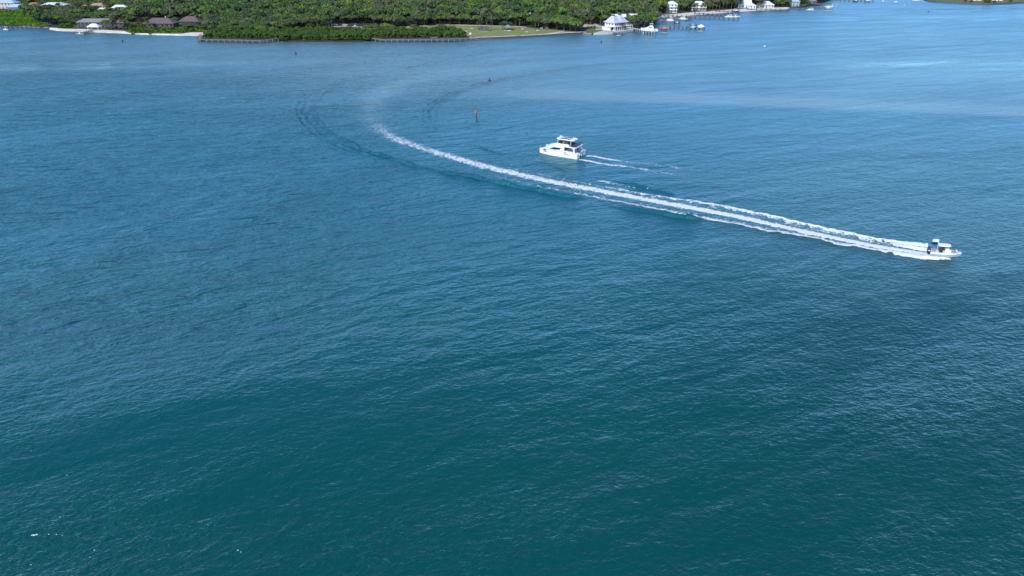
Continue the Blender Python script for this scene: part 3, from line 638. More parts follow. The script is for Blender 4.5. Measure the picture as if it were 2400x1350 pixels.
# where nothing grows (photo pixels on the ground)
EXCL = [LAWN[:-3] + [(1085, 82), (960, 79), (860, 77), (780, 80), (700, 80)], [(-300, 22), (48, 22), (58, 36), (66, 47), (95, 56), (120, 62), (0, 62), (-300, 55)],
        [(140, 70), (160, 60), (300, 60), (330, 66), (300, 76)], [(300, 80), (320, 67), (420, 67), (470, 72), (500, 78), (486, 90)],
        [(660, 81), (690, 73), (745, 66.5), (745, 71), (690, 78)], [(1366, 78), (1362, 60), (1370, 54), (1405, 57), (1432, 62), (1444, 58), (1480, 60), (1490, 72), (1440, 80), (1391, 82)],
        [(1533, 43), (1545, 32), (1570, 28), (1700, 21), (1860, 15), (1900, 8), (1900, 20), (1700, 32), (1550, 42)],
        [(-300, 18), (60, 18), (60, 30), (-300, 30)], [(765, 66), (775, 56), (850, 56), (900, 62), (900, 68)],
        [(112, 70), (118, 58), (150, 60), (150, 70)], [(1088, 92), (1088, 80), (1110, 84), (1230, 80), (1335, 72.5), (1372, 72), (1372, 80), (1230, 88)]]
HB = []     # house footprints in world space: x, y, radius (filled by the buildings section)
def ok(x, y):
    px, py = to_px(x, y, GZ); m = pin(LAND, px, py)
    for e in EXCL: m &= ~pin(e, px, py)
    for hx, hy, r in HB: m &= np.hypot(x - hx, y - hy) > r
    return m
# ------------------------------------------------------------------ buildings
def hip(mb, w, d, z, rh, ov=.6, ridge=None, top=None):
    w2 = w / 2 + ov; d2 = d / 2 + ov; r = max(0, w2 - d2) if ridge is None else ridge / 2
    mb.add([(-w2, -d2, z), (w2, -d2, z), (w2, d2, z), (-w2, d2, z), (-r, 0, z + rh), (r, 0, z + rh), (-w2, -d2, z - .2), (w2, -d2, z - .2), (w2, d2, z - .2), (-w2, d2, z - .2)],
           [(0, 1, 5, 4), (2, 3, 4, 5), (1, 2, 5), (3, 0, 4), (0, 6, 7, 1), (1, 7, 8, 2), (2, 8, 9, 3), (3, 9, 6, 0), (9, 8, 7, 6)])
def gable(mb, w, d, z, rh, ov=.5):
    w2 = w / 2 + ov; d2 = d / 2 + ov
    mb.add([(-w2, -d2, z), (w2, -d2, z), (w2, d2, z), (-w2, d2, z), (-w2, 0, z + rh), (w2, 0, z + rh)], [(0, 1, 5, 4), (2, 3, 4, 5), (1, 2, 5), (3, 0, 4), (3, 2, 1, 0)])
def windows(root, w, d, floors, fh, win, mat=None, frame=True, ww=1.3, wh=1.5, sides=(-1,), n=None):
    mat = mat or M['glass']
    def one(c, dd, ax):
        m = MB(); m.box(c, dd); fr = m.build('window', mat, root)
        if frame:
            f = MB(); x, y, z = c; a, b, h = dd
            if ax == 'y':
                for sx in (-1, 1): f.box((x + sx * (a / 2 + .06), y - .02, z), (.12, b + .04, h + .24))
                for sz in (-1, 1): f.box((x, y - .02, z + sz * (h / 2 + .06)), (a, b + .04, .12))
            else:
                for sy in (-1, 1): f.box((x, y + sy * (b / 2 + .06), z), (a + .04, .12, h + .24))
                for sz in (-1, 1): f.box((x, y, z + sz * (h / 2 + .06)), (a + .04, b, .12))
            f.build('window_frame', M['white'], fr)
    n = n or max(2, int(w / 3.4))
    for fl in range(floors):
        z = fl * fh + fh * .52
        for k in range(n):
            x = (k + .5) / n * w - w / 2
            if fl == 0 and k == n // 2: continue
            one((x, -d / 2 - .02, z), (ww, .12, wh), 'y')
        for k in range(max(1, int(d / 5))):
            y = (k + .5) / max(1, int(d / 5)) * d - d / 2
            one((w / 2 + .02, y, z), (.12, ww, wh), 'x'); one((-w / 2 - .02, y, z), (.12, ww, wh), 'x')
def house(name, px, py, w, d, h, rh, roof, wall, label, rz=0.0, floors=1, kind='hip', cat='house', hb=True, door=True, dy=0, chimney=False, frame=True):
    p = G(px, py, GZ); t = thing(name, (p.x, p.y + d / 2 + dy, GZ), label, cat, rz)
    m = MB(); m.box((0, 0, h / 2 - .1), (w, d, h + .2)); m.build('wall', wall, t)
    m = MB(); (hip if kind == 'hip' else gable)(m, w, d, h, rh); ro = m.build('roof', roof, t)
    if chimney: c = MB(); c.box((w * .18, .5, h + rh * .8), (.8, .8, rh)); c.build('chimney', M['concrete'], ro)
    windows(t, w, d, floors, h / floors, None, frame=frame)
    if door: m = MB(); m.box((((w // 3.4) // 2 + .5) / max(2, int(w / 3.4)) * w - w / 2, -d / 2 - .03, 1.05), (1.1, .14, 2.1)); dr = m.build('door', M['greywood'], t); q = MB(); q.sphere((((w // 3.4) // 2 + .5) / max(2, int(w / 3.4)) * w - w / 2 + .4, -d / 2 - .14, 1.0), .07); q.build('handle', M['steel'], dr)
    if hb: 
        n = max(1, int(w / d)); 
        for k in range(n): HB.append((p.x + ((k + .5) / n - .5) * w * math.cos(rz), p.y + d / 2 + dy + ((k + .5) / n - .5) * w * math.sin(rz), d * .72 + 2.8))
        for k in range(n): HB.append((p.x + ((k + .5) / n - .5) * w * math.cos(rz), p.y - 5 + ((k + .5) / n - .5) * w * math.sin(rz), w / n * .6))
    return t
house('metal_roof_house', 8, 20, 27, 12, 5.8, 3.4, M['blueroof'], M['cream'], 'two storey house with pale blue metal hip roof in the top left corner', floors=2)
house('metal_roof_house', 40, 24, 20, 9, 3.2, 2.8, M['blueroof'], M['bluewall'], 'long low house with pale blue roof directly behind the green marsh')
# white garage with an arched opening
p = G(59, 24.5, GZ); t = thing('arched_garage', (p.x, p.y + 3, GZ), 'small white garage with a dark arched opening beside the marsh', 'garage')
m = MB(); prof = [(-4.4, 0), (-4.4, 2.2), (-3.2, 3.6), (-1.4, 4.3), (1.4, 4.3), (3.2, 3.6), (4.4, 2.2), (4.4, 0)]; m.prism(prof, -3, 3); m.build('wall', M['white'], t)
m = MB(); m.prism([(a * .55, b * .72) for a, b in prof], -3.06, -2.9); m.build('garage_door', M['dkgrey'], t)
house('tile_roof_house', 78, 25, 13, 9, 3.8, 4.2, M['orangeroof'], M['cream'], 'house with steep orange tile roof behind the marsh, beside the arched garage')
house('villa', 126, 25, 25, 11, 5.6, 2.4, M['whiteroof'], M['bluewall'], 'wide two storey villa with off-white roof and blue grey walls', floors=2)
house('tile_roof_house', 197, 28, 13, 9, 3.2, 3.6, M['orangeroof'], M['white'], 'orange tiled house with white walls left of the tan roofed house')
house('tile_roof_house', 228, 25, 18, 9, 4.2, 3.2, M['tanroof'], M['cream'], 'tan tiled house between the orange roof and the white roofs')
house('metal_roof_house', 242, 33, 17, 9, 3.0, 3.0, M['whiteroof'], M['cream'], 'low house with white hip roof nearest the brown waterfront building')
house('metal_roof_house', 279, 28, 18, 9, 3.4, 3.4, M['whiteroof'], M['cream'], 'house with rounded white hip roof standing furthest right of the left village')
house('metal_roof_house', 355, 16, 15, 8, 3.4, 3.0, M['whiteroof'], M['cream'], 'white roofed house half hidden in trees behind the brown roofed lodge')
house('metal_roof_house', 386, 15, 8, 7, 3.4, 2.8, M['tanroof'], M['cream'], 'small tan roofed house half hidden in the trees near the top edge')
house('metal_roof_house', 493, 11, 12, 8, 3.4, 3.0, M['whiteroof'], M['cream'], 'lone white roof showing among dark oaks near the top edge')
house('metal_roof_house', 182, 7, 12, 8, 3.4, 2.6, M['whiteroof'], M['cream'], 'white flat-looking roof at the very top edge above the villas')
house('lodge', 224, 66.5, 31, 9, 5.2, 2.6, M['greyroof'], M['greywood'], 'long grey two storey waterfront lodge behind the white canopy', floors=2, hb=False, frame=False)
house('lodge', 280, 66.5, 9, 9, 4.8, 2.2, M['greyroof'], M['greywood'], 'small grey wing building right of the long grey lodge', floors=2, hb=False, frame=False)
house('brown_roof_house', 372, 64, 27, 13, 3.2, 4.2, M['brownroof'], M['greywood'], 'brown hip roofed bungalow standing behind the narrow white beach', chimney=True, hb=False, frame=False)
house('brown_roof_house', 443, 59, 19, 12, 3.2, 4.0, M['brownroof'], M['greywood'], 'brown roofed bungalow half hidden by green trees right of its twin', hb=False, frame=False)
for q in [(172, 62), (200, 61), (228, 60.5), (256, 60.5), (284, 60.5), (345, 58), (372, 56), (398, 56), (432, 52), (455, 52)]: 
    p = G(q[0], q[1], GZ); HB.append((p.x, p.y, 11.5))
for q in [(372, 64), (340, 66), (405, 64), (440, 60)]: 
    p = G(q[0], q[1], GZ); HB.append((p.x, p.y, 7))
house('park_building', 1353, 60, 6.5, 6, 3.0, 2.2, M['blueroof'], M['white'], 'small building with pale blue roof at the right end of the park trees', kind='gable')
house('park_building', 1241, 42, 6, 5, 4.2, 2.6, M['whiteroof'], M['cream'], 'tiny white roof poking out of the forest above the lawn', kind='gable', frame=False)
house('outbuilding', 1450, 53, 13, 8, 4.4, 2.8, M['whiteroof'], M['white'], 'white roofed building directly behind the twin-peaked house', kind='gable')
house('outbuilding', 1484, 52, 7, 6, 4.0, 3.2, M['whiteroof'], M['white'], 'small white cottage among palms right of the twin-peaked house', kind='gable')
def balcony(t, w, d, z, dep=1.8, x0=None, x1=None):
    x0 = -w / 2 if x0 is None else x0; x1 = w / 2 if x1 is None else x1
    m = MB(); m.box(((x0 + x1) / 2, -d / 2 - dep / 2, z), (x1 - x0, dep, .2)); b = m.build('balcony', M['white'], t)
    r = MB(); r.box(((x0 + x1) / 2, -d / 2 - dep, z + 1.05), (x1 - x0, .08, .08))
    for k in range(int((x1 - x0) / .6) + 1): r.box((x0 + k * .6, -d / 2 - dep, z + .55), (.06, .06, 1.0))
    r.build('railing', M['white'], b)
t = house('stilt_house', 1574, 30, 11.5, 9, 8.6, 2.8, M['whiteroof'], M['white'], 'tall white three storey house with balconies on the small beach', floors=3); balcony(t, 11.5, 9, 2.9); balcony(t, 11.5, 9, 5.8)
t = house('stilt_house', 1638, 24.5, 16, 10, 5.6, 3.6, M['whiteroof'], M['white'], 'white two storey house with wide hip roof behind palms on the beach', floors=2); balcony(t, 16, 10, 2.8)
house('beach_house', 1746, 19, 15, 10, 3.4, 5.2, M['whiteroof'], M['white'], 'beach house with large bright white roof and small dormer', kind='gable', dy=1)
house('beach_house', 1764, 19.5, 7, 7, 2.8, 2.4, M['whiteroof'], M['white'], 'low white wing house joined between the two big white roofs')
house('beach_house', 1796, 18, 17, 10, 3.0, 3.6, M['whiteroof'], M['cream'], 'long white roofed beach house left of the dark round tree')
house('blue_house', 1864, 15, 9, 7, 5.4, 2.4, M['blueroof'], M['hullblue'], 'narrow pale blue house near the far right docks', floors=2)
house('blue_house', 1906, 9.5, 8, 7, 3.2, 2.2, M['greyroof'], M['greywood'], 'dark low house at the far end of the right shore')
house('point_house', 2289, 1.5, 12, 6, 3.2, 2.6, M['tanroof'], M['white'], 'low white walled house left on the far right point', hb=False)
house('point_house', 2340, 2, 11, 6, 3.2, 2.6, M['whiteroof'], M['white'], 'white walled house beside the bush on the far right point', hb=False)
house('point_house', 2385, 0, 8, 6, 3.6, 2.6, M['blueroof'], M['hullblue'], 'pale blue walled house at the right frame edge of the point', hb=False)
# the white house with two steep pyramid roofs
p0 = G(1439, 72.5, GZ); RZ = R(40); t = thing('twin_peaked_house', (p0.x, p0.y, GZ + .35), 'large white waterfront house with two steep pyramid roofs and balconies', 'house', RZ)
W_, D_, H_ = 16.5, 11.2, 5.9
m = MB(); m.box((W_ / 2, D_ / 2, H_ / 2), (W_, D_, H_)); m.build('wall', M['white'], t)
for k in range(2):
    m = MB(); cx = W_ * (.25 + .5 * k); m.M = Matrix.Translation((cx, D_ / 2, 0))
    a, b, z = W_ / 4 + (.9 if True else 0), D_ / 2 + 1.2, H_ + .1
    x0, x1 = (-a - .3, W_ / 4) if k == 0 else (-W_ / 4, a + .3)
    zt = z + 5.3; r1 = 1.0; lv = [(x0, -b, x1, b, z), (x0 * .72, -b * .66, x1 * .72, b * .66, z + 1.5), (-r1, -r1, r1, r1, zt)]
    vs = []; 
    for (u0, v0, u1, v1, zz) in lv: vs += [(u0, v0, zz), (u1, v0, zz), (u1, v1, zz), (u0, v1, zz)]
    m.add(vs, [(3, 2, 1, 0)] + [(l * 4 + i, l * 4 + (i + 1) % 4, l * 4 + 4 + (i + 1) % 4, l * 4 + 4 + i) for l in range(2) for i in range(4)] + [(8, 9, 10, 11)])
    ro = m.build('roof', M['peakroof'], t)
    m = MB(); m.box((cx, D_ / 2, zt + .45), (2.1, 2.1, .9)); m.build('cupola', M['dkgrey'], ro)
    for j in range(2): m = MB(); m.box((cx - 1 + j * 2, D_ / 2 - 3.75, H_ + 2.05), (.5, .1, 1.5)); sk_ = m.build('skylight', M['glass'], ro); sk_.rotation_euler = (0, 0, 0)
def glassrow(n, x0, x1, y, z, w, h, ax):
    for k in range(n):
        c = x0 + (x1 - x0) * (k + .5) / n; m = MB()
        m.box((c, y, z) if ax == 'x' else (y, c, z), (w, .1, h) if ax == 'x' else (.1, w, h)); m.build('window', M['glass'], t)
glassrow(8, .4, W_ - .4, -.03, 1.7, 1.7, 2.3, 'x'); glassrow(7, .5, W_ - .5, -.03, 4.8, 1.3, 1.5, 'x'); glassrow(4, .4, D_ - .4, -.03, 1.7, 2.1, 2.2, 'y'); glassrow(3, 1, D_ - 1, -.03, 4.7, 1.2, 1.4, 'y')
m = MB(); m.box((W_ / 2 + 1.2, -1.3, 3.15), (W_ + 5.0, 2.5, .22)); m.box((W_ + 1.7, D_ / 2 - .1, 3.15), (3.3, D_, .22)); bal = m.build('balcony', M['white'], t)
m = MB(); m.box((W_ / 2 + 1.2, -2.5, 4.15), (W_ + 5, .08, .08)); m.box((W_ + 3.3, D_ / 2, 4.15), (.08, D_, .08)); [m.box((-1.3 + k * .9, -2.5, 3.7), (.07, .07, .9)) for k in range(25)]; m.build('railing', M['white'], bal)
for k in range(9): m = MB(); m.box((-1.2 + k * 2.75, -2.4, 1.55), (.28, .28, 3.1)); m.build('column', M['white'], t)
m = MB(); m.box((-4.5, 5, 1.3), (.12, 10, 2.2)); m.box((-2.5, 10, 1.3), (4, .12, 2.2)); [m.box((-4.5, 1 + k * 2, 1.4), (.3, .3, 2.8)) for k in range(5)]; m.box((-2.2, 5, 2.9), (4.6, 9.5, .2)); m.build('porch', M['white'], t)
for q, r in (((1430, 62), 12), ((1450, 60), 12), ((1465, 58), 11), ((1440, 70), 10), ((1470, 66), 9)):
    p = G(q[0], q[1], GZ); HB.append((p.x, p.y, r))
# picnic shelters on the lawn
def shelter(px, py, w, d, h, rh, label, roof, n=2, name='picnic_shelter', cat='shelter', lift=0.0, post=None):
    p = G(px, py, GZ); t = thing(name, (p.x, p.y, GZ + lift), label, cat)
    m = MB(); hip(m, w, d, h, rh, .4); m.build('roof', roof, t)
    for sx in np.linspace(-1, 1, n):
        for sy in (-1, 1): m = MB(); m.box((sx * w / 2 * .92, sy * d / 2 * .92, h / 2), (.22, .22, h)); m.build('post', post or M['greywood'], t)
    m = MB(); m.box((0, 0, .08), (w, d, .16)); m.build('floor', M['concrete'], t); return t
shelter(1190, 70.5, 6.5, 5, 2.6, 1.8, 'grey roofed picnic shelter under trees on the park lawn', M['greyroof'])
shelter(1134, 72.5, 8.5, 4.5, 2.6, 1.2, 'low picnic shelter on a pale pad at the left of the lawn', M['greywood'], 3)
shelter(223, 69.5, 9.8, 6, 2.6, 2.4, 'bright white pyramid canopy on posts standing on the beach', M['white'], name='beach_canopy', cat='canopy', post=M['white'])
# small things on the lawn and by the drive
def table(px, py, label, rz=0):
    p = G(px, py, GZ); t = thing('picnic_table', (p.x, p.y, GZ + .04), label, 'table', rz, 'picnic tables on the lawn')
    m = MB(); m.box((0, 0, .75), (2.4, .9, .1)); m.build('table_top', M['white'], t)
    for s in (-1, 1):
        m = MB(); m.box((0, s * .95, .45), (2.4, .4, .08)); m.build('bench', M['white'], t)
        m = MB(); m.box((s * .9, 0, .37), (.12, 1.8, .08)); m.box((s * .9, .3, .38), (.1, .1, .72)); m.box((s * .9, -.3, .38), (.1, .1, .72)); m.build('leg', M['concrete'], t)
for a, b, l in [(1225, 69.5, 'pale picnic table on the lawn right of the grey shelter'), (1193, 74, 'pale picnic table on the lawn just in front of the grey shelter'), (1234, 76.5, 'pale picnic table in the middle of the open lawn'), (1260, 73, 'pale picnic table on the lawn below the pair of slim trees'), (1269, 67.5, 'brown-shaded picnic table near the forest edge of the lawn'), (1106, 68.5, 'pale picnic table at the far left of the open lawn'), (1091, 75.3, 'pale picnic table on the lawn beside the mangrove hedge'), (1282, 67.2, 'picnic table closest to the dark end of the forest edge')]: table(a, b, l)
p = G(1102, 83.5, GZ); t = thing('park_sign', (p.x, p.y, GZ), 'small white sign board on the lawn by the end of the boardwalk', 'sign')
m = MB(); m.box((0, 0, 1.5), (1.6, .12, 1.6)); m.build('board', M['white'], t); m = MB(); m.box((-.6, .1, .9), (.12, .12, 1.8)); m.box((.6, .1, .9), (.12, .12, 1.8)); m.build('post', M['greywood'], t)
# parked cars
def car(px, py, label, paint, rz, van=False, group=None):
    p = G(px, py, GZ); t = thing('parked_car', (p.x, p.y, GZ + .09), label, 'car', rz, group); L = 4.7; W = 1.85
    m = MB(); m.prism([(-2.3, .35), (-2.35, .8), (-2.2, 1.0), (1.2, 1.0), (2.2, .8), (2.35, .55), (2.3, .35)], -W / 2, W / 2); b = m.build('body', paint, t, bevel=.06)
    h = 1.9 if van else 1.5
    m = MB(); m.prism([(-2.1, .98), (-1.8, h - .1), (-1.5, h), (.2, h), (.45, h - .1), (1.15, .98)], -W / 2 + .12, W / 2 - .12); m.build('cabin', M['glass'], t)
    m = MB(); m.box((-.65, 0, h + .02), (1.9, W - .35, .06)); m.build('roof', paint, t)
    for sx in (-1.45, 1.4):
        for sy in (-1, 1):
            m = MB(); m.tube([(sx, sy * (W / 2 - .12), .33), (sx, sy * (W / 2 + .04), .33)], .34, 12); wh = m.build('wheel', M['black'], t)
            m = MB(); m.tube([(sx, sy * (W / 2 + .03), .33), (sx, sy * (W / 2 + .06), .33)], .18, 8); m.build('rim', M['steel'], wh)
    for sy in (-1, 1): m = MB(); m.box((2.3, sy * .65, .72), (.1, .35, .16)); m.build('headlight', M['steel'], t)
car(786, 60, 'white car parked at the left of the row behind the lawn', M['carpaint'], .1); car(797, 60.2, 'dark car parked between white cars behind the lawn', M['darkcar'], .2); car(809, 60.4, 'white car parked between the dark car and the tree clump', M['carpaint'], .05); car(835, 61.2, 'white van-like car parked under the trees right of the row', M['carpaint'], 1.2, True)
car(1396, 60.5, 'white van parked on the gravel drive beside the palms', M['carpaint'], .15, True)
# picket fence and slide near the twin-peaked house
a, b = G(1396, 70.5, GZ), G(1430, 70, GZ); t = thing('picket_fence', (a.x, a.y, GZ), 'white picket fence left of the twin-peaked house', 'fence', math.atan2(b.y - a.y, b.x - a.x)); L = (b - a).length
m = MB(); m.box((L / 2, 0, 1.0), (L, .06, .1)); m.box((L / 2, 0, .4), (L, .06, .1)); m.build('rail', M['white'], t)
m = MB(); [m.box((k * .45, 0, .6), (.1, .05, 1.1)) for k in range(int(L / .45))]; o = m.build('pickets', M['white'], t)
p = G(1466, 50, GZ); t = thing('water_slide', (p.x, p.y, GZ), 'bright blue slide showing above the trees behind the twin-peaked house', 'slide')
m = MB(); m.tube([(-4, 0, 6.6), (-1, 0, 5.4), (2, 1, 6.0), (5, 1, 6.8)], .45, 8); m.tube([(-4.6, 0, 8), (-3, 0, 4.8), (1, 0, 4.2)], .4, 8); m.build('chute', M['bluecanvas'], t)
m = MB(); m.box((-3.5, 0, 3), (.25, .25, 6)); m.box((3.5, 1, 3), (.25, .25, 6)); m.build('post', M['steel'], t)
# ------------------------------------------------------------------ trees
# single palms and trees that stand out
def tall(kind, var, lst, label, group, cat='tree', zs=1.0):
    ORD = 'first second third fourth fifth sixth seventh eighth ninth tenth eleventh twelfth thirteenth fourteenth fifteenth sixteenth seventeenth eighteenth nineteenth twentieth'.split()
    rank = {id(a): k for k, a in enumerate(sorted(lst, key=lambda q: q[0]))}
    for a in lst: plant(kind, var[rnd.randrange(len(var))], a[0], a[1], sc=(a[2] if len(a) > 2 else 1.0) * rnd.uniform(.92, 1.08), label=a[3] if len(a) > 3 else label + ', %s from the left' % ORD[rank[id(a)]], group=group, cat=cat)
tall('palm_tree', PALMS[:3], [(184, 66), (190, 64), (246, 70), (252, 69), (262, 70), (268, 70), (272, 69), (290, 66), (297, 67), (304, 68)], 'slim coconut palm in the row in front of the grey lodge', 'palms by the grey lodge')
tall('palm_tree', PALMS[:3], [(346, 66, .9), (352, 68, .9), (333, 73, .7), (342, 74, .7), (326, 67, .8)], 'palm standing before the brown roofed bungalow', 'palms by the brown bungalow')
tall('palm_tree', PALMS[3:], [(1124.5, 73), (1129.5, 71.5), (1119.5, 69)], 'slim sabal palm by the low picnic shelter on the lawn', 'sabal palms by the low shelter')
tall('palm_tree', PALMS[3:], [(1141, 72.5, 1.15, 'sabal palm with shaggy brown skirt at the right of the low shelter'), (1151, 71.5, 1.0, 'sabal palm standing alone on the open lawn right of the low shelter'), (1218, 67.5, 1.05, 'sabal palm at the forest edge right of the grey shelter'), (1254, 69.5, .8, 'short sabal palm alone near the right forest edge'), (1262, 68, 1.0, 'taller sabal palm just right of the short one near the forest edge')], None, 'sabal palms alone on the lawn')
tall('shade_tree', [OAKS[3], OAKS[1]], [(1178, 70, .85, 'leafy shade tree at the left corner of the grey picnic shelter'), (1183, 69.5, .9, 'leafy shade tree leaning over the grey picnic shelter'), (1196, 69.5, .7, 'small shade tree at the right corner of the grey picnic shelter')], None, None)
tall('big_tree', OAKS, [(1322, 71.5, 1.05), (1336, 73, 1.1), (1349, 74.3, 1.15), (1357, 70, 1.1), (1341, 68, 1.2)], 'large dark round tree at the right end of the lawn', 'round trees at the right end of the lawn')
tall('palm_tree', PALMS[:3], [(1558, 31, .8), (1566, 31.5, .7), (1589, 31, .85), (1627, 26, .9), (1648, 26, .9)], 'palm in front of the tall white beach houses', 'palms before the white beach houses')
tall('palm_tree', PALMS[3:], [(745, 72, 1.0), (751, 73.5, .9), (757, 73, 1.05), (772, 71, .9), (779, 72.5, 1.0)], 'sabal palm in the clump beside the path left of the lawn', 'sabal palms by the path')
tall('palm_tree', PALMS[:3], [(1376, 58, .8), (1383, 60, .75), (1388, 56, .9), (1407, 61, .8), (1413, 60, .75), (1420, 61, .7), (1427, 60, .8)], 'bushy palm behind the gravel drive of the twin-peaked house', 'palms by the gravel drive')
tall('palm_tree', PALMS[:3], [(1475, 60, .9), (1484, 66, .9), (1490, 63, 1.0), (1496, 66, .9), (1503, 64, 1.0), (1509, 66, .95), (1514, 62, 1.0), (1521, 62, .9), (1528, 56, .9), (1519, 54, 1.0), (1508, 56, 1.0)], 'palm crowded on the shore behind the big lifted yacht', 'palms behind the lifted yacht')
plant('palm_tree', PALMS[1], 1456, 71.5, sc=.9, label='single dark palm in front of the right peak of the twin-peaked house', cat='tree')
tall('palm_tree', PALMS[:3], [(1543, 33), (1549, 30), (1555, 29), (1592, 30), (1598, 29.5), (1605, 29), (1612, 28), (1620, 27.5), (1633, 28), (1645, 27), (1655, 27), (1663, 26), (1670, 25.5), (1678, 25), (1686, 24.5), (1694, 24), (1702, 23), (1714, 21.5), (1722, 21)], 'tall slim palm in the row along the right hand beach', 'palms along the right beach')
tall('palm_tree', PALMS[:3], [(1733, 19.5, .8), (1777, 19, .8), (1784, 18.5, .8), (1815, 17, .9), (1822, 17, .9), (1873, 14, .9), (1880, 13.5, .9), (1887, 13, .8), (1893, 11, .9)], 'palm among the white beach houses on the far right shore', 'palms among the beach houses')
plant('round_tree', OAKS[0], 1843, 17, sc=.95, label='big dark round tree at the water between the white and blue houses', cat='tree')
plant('round_tree', OAKS[1], 1833, 17, sc=.75, label='smaller dark tree at the left foot of the big round tree', cat='tree')
plant('round_bush', MANG[0], 727, 71, sc=1.15, label='round clipped bush beside the pale path left of the lawn', cat='bush')
plant('mangrove_tree', MANG[1], 162, 66.5, sc=.9, label='dense dark mangrove at the left end of the pale beach', cat='tree')
plant('mangrove_tree', MANG[2], 150, 66, sc=1.0, label='second mangrove beside the dense one at the beach end', cat='tree')
plant('point_bush', MANG[1], 2313, 6, sc=1.0, label='single green bush on the far right point', cat='bush')
for a, b, s_ in [(2262, 4, .5), (2276, 5, .55), (2330, 6, .5), (2368, 5, .6)]: plant('point_bush', MANG[0], a, b, sc=s_, label='low bush by the houses on the far right point', group='low bushes on the point', cat='bush')
for a, b in [(1379, 67), (1386, 66.5), (1393, 66)]: plant('hedge_bush', MANG[2], a, b, sc=.45, label='clipped green bush in the row on the yard by the gravel drive', group='hedge bushes by the drive', cat='bush')
tall('beach_bush', MANG, [(312, 75, .5), (318, 76, .45), (296, 71, .6), (330, 77, .4), (352, 77.2, .45), (372, 76, .4), (395, 76.5, .4), (418, 76, .45), (436, 74, .7), (452, 75, .7), (385, 72, .5), (365, 72, .5), (405, 70, .6), (340, 76.5, .5)], 'low green bush behind the narrow white beach', 'bushes behind the left beach', 'bush')
# placement of the woods on a jittered grid
def jgrid(sp, x0, x1, y0, y1, seed):
    g = np.random.default_rng(seed); xs = np.arange(x0, x1, sp); ys = np.arange(y0, y1, sp); X, Y = np.meshgrid(xs, ys)
    X = X.ravel() + g.uniform(-.38, .38, X.size) * sp; Y = Y.ravel() + g.uniform(-.38, .38, Y.size) * sp; return X, Y
MB_POLY = [(484, 89), (520, 92), (655, 92.6), (670, 94.2), (850, 94.2), (900, 89.5), (1085, 89.3), (1093, 86), (1075, 81), (1035, 78.5), (1000, 80), (880, 80), (800, 79), (760, 76), (700, 80), (675, 80), (640, 84), (560, 82), (505, 80)]
X, Y = jgrid(4.6, -270, -20, 556, 660, 1); px, py = to_px(X, Y, GZ); mk = pin(MB_POLY, px, py)
MX, MY = X[mk], Y[mk]
X, Y = jgrid(7.4, -760, 420, 560, 1330, 2); px, py = to_px(X, Y, GZ)
mk = ok(X, Y) & ~pin(MB_POLY, px, py) & (px > -160) & (px < 2500)
FX, FY = X[mk], Y[mk]; fpx, fpy = to_px(FX, FY, GZ)
# low growth where the photo looks over the trees to roofs
LOWZ = [([(-200, 18), (330, 14), (330, 36), (300, 60), (150, 62), (60, 30), (-200, 30)], .62), ([(320, 8), (520, 5), (520, 22), (320, 22)], .8), ([(300, 60), (480, 58), (500, 72), (300, 72)], .5), ([(1420, 50), (1500, 45), (1500, 58), (1430, 56)], .65)]
hs = np.ones(len(FX))
for pl, v in LOWZ: hs = np.where(pin(pl, fpx, fpy), np.minimum(hs, v), hs)
mpx, mpy = to_px(MX, MY, GZ)
def where(a, x0, x1):
    f = (a - x0) / (x1 - x0); k = max(0, min(9, int(f * 10)))
    return ['far left end', 'near the left end', 'a quarter along', 'left of middle', 'just left of middle', 'just right of middle', 'right of middle', 'three quarters along', 'near the right end', 'far right end'][k]
def row_of(v, vals): q = np.searchsorted(np.sort(vals), v) / max(1, len(vals)); return 'front row' if q < .34 else 'second row' if q < .67 else 'back row'
ZM = [(470, 662, 'thicket behind the left boardwalk', 'mangroves behind the left boardwalk'), (662, 862, 'hedge above the pale riprap rocks', 'mangroves above the riprap'), (862, 1100, 'hedge between the right boardwalk and the lawn', 'mangroves behind the right boardwalk')]
selm = np.argsort(MY)[:210]
def zof(Z, a):
    for z in Z:
        if a < z[1]: return z
    return Z[-1]
for i in selm:
    z = zof(ZM, mpx[i]); peers = [MY[j] for j in selm if zof(ZM, mpx[j]) is z and abs(mpx[j] - mpx[i]) < 25]
    s_ = rnd.uniform(.78, 1.14); size = 'small ' if s_ < .86 else 'large ' if s_ > 1.05 else ''
    plant('mangrove_tree', MANG[rnd.randrange(3)], xy=(MX[i], MY[i]), sc=s_ * (.95 if mpy[i] > 88 else 1.05), label='%smangrove, %s, %s, %s' % (size, row_of(MY[i], peers), z[2], where(mpx[i], z[0], z[1])), group=z[3])
rest_m = np.argsort(MY)[210:]
order = np.argsort(FY + np.abs(FX) * .02)
ZO = [(-60, 170, 'wood behind the marsh and left dock', 'trees behind the marsh'), (170, 480, 'wood around the brown bungalows', 'trees around the bungalows'), (480, 760, 'wood left of the lawn', 'trees left of the lawn'), (760, 1110, 'forest front behind the path', 'trees behind the curved path'), (1110, 1366, 'forest front by the lawn', 'trees at the right forest front'), (1366, 1540, 'wood around the twin-peaked house', 'trees around the twin-peaked house')]
near = [i for i in order][:300]
for i in near:
    z = zof(ZO, fpx[i]); peers = [FY[j] for j in near if zof(ZO, fpx[j]) is z and abs(fpx[j] - fpx[i]) < 40]
    s_ = rnd.uniform(.78, 1.2); size = 'small ' if s_ < .88 else 'large ' if s_ > 1.07 else ''; v = rnd.randrange(4)
    plant('broadleaf_tree', OAKS[v], xy=(FX[i], FY[i]), sc=s_ * (.55 + .45 * hs[i]), zs=hs[i], label='%s%s tree, %s, %s, %s' % (size, ['round leafy', 'low leafy', 'broad leafy', 'slender leafy'][v], row_of(FY[i], peers), z[2], where(fpx[i], z[0], z[1])), group=z[3])
far = order[300:]
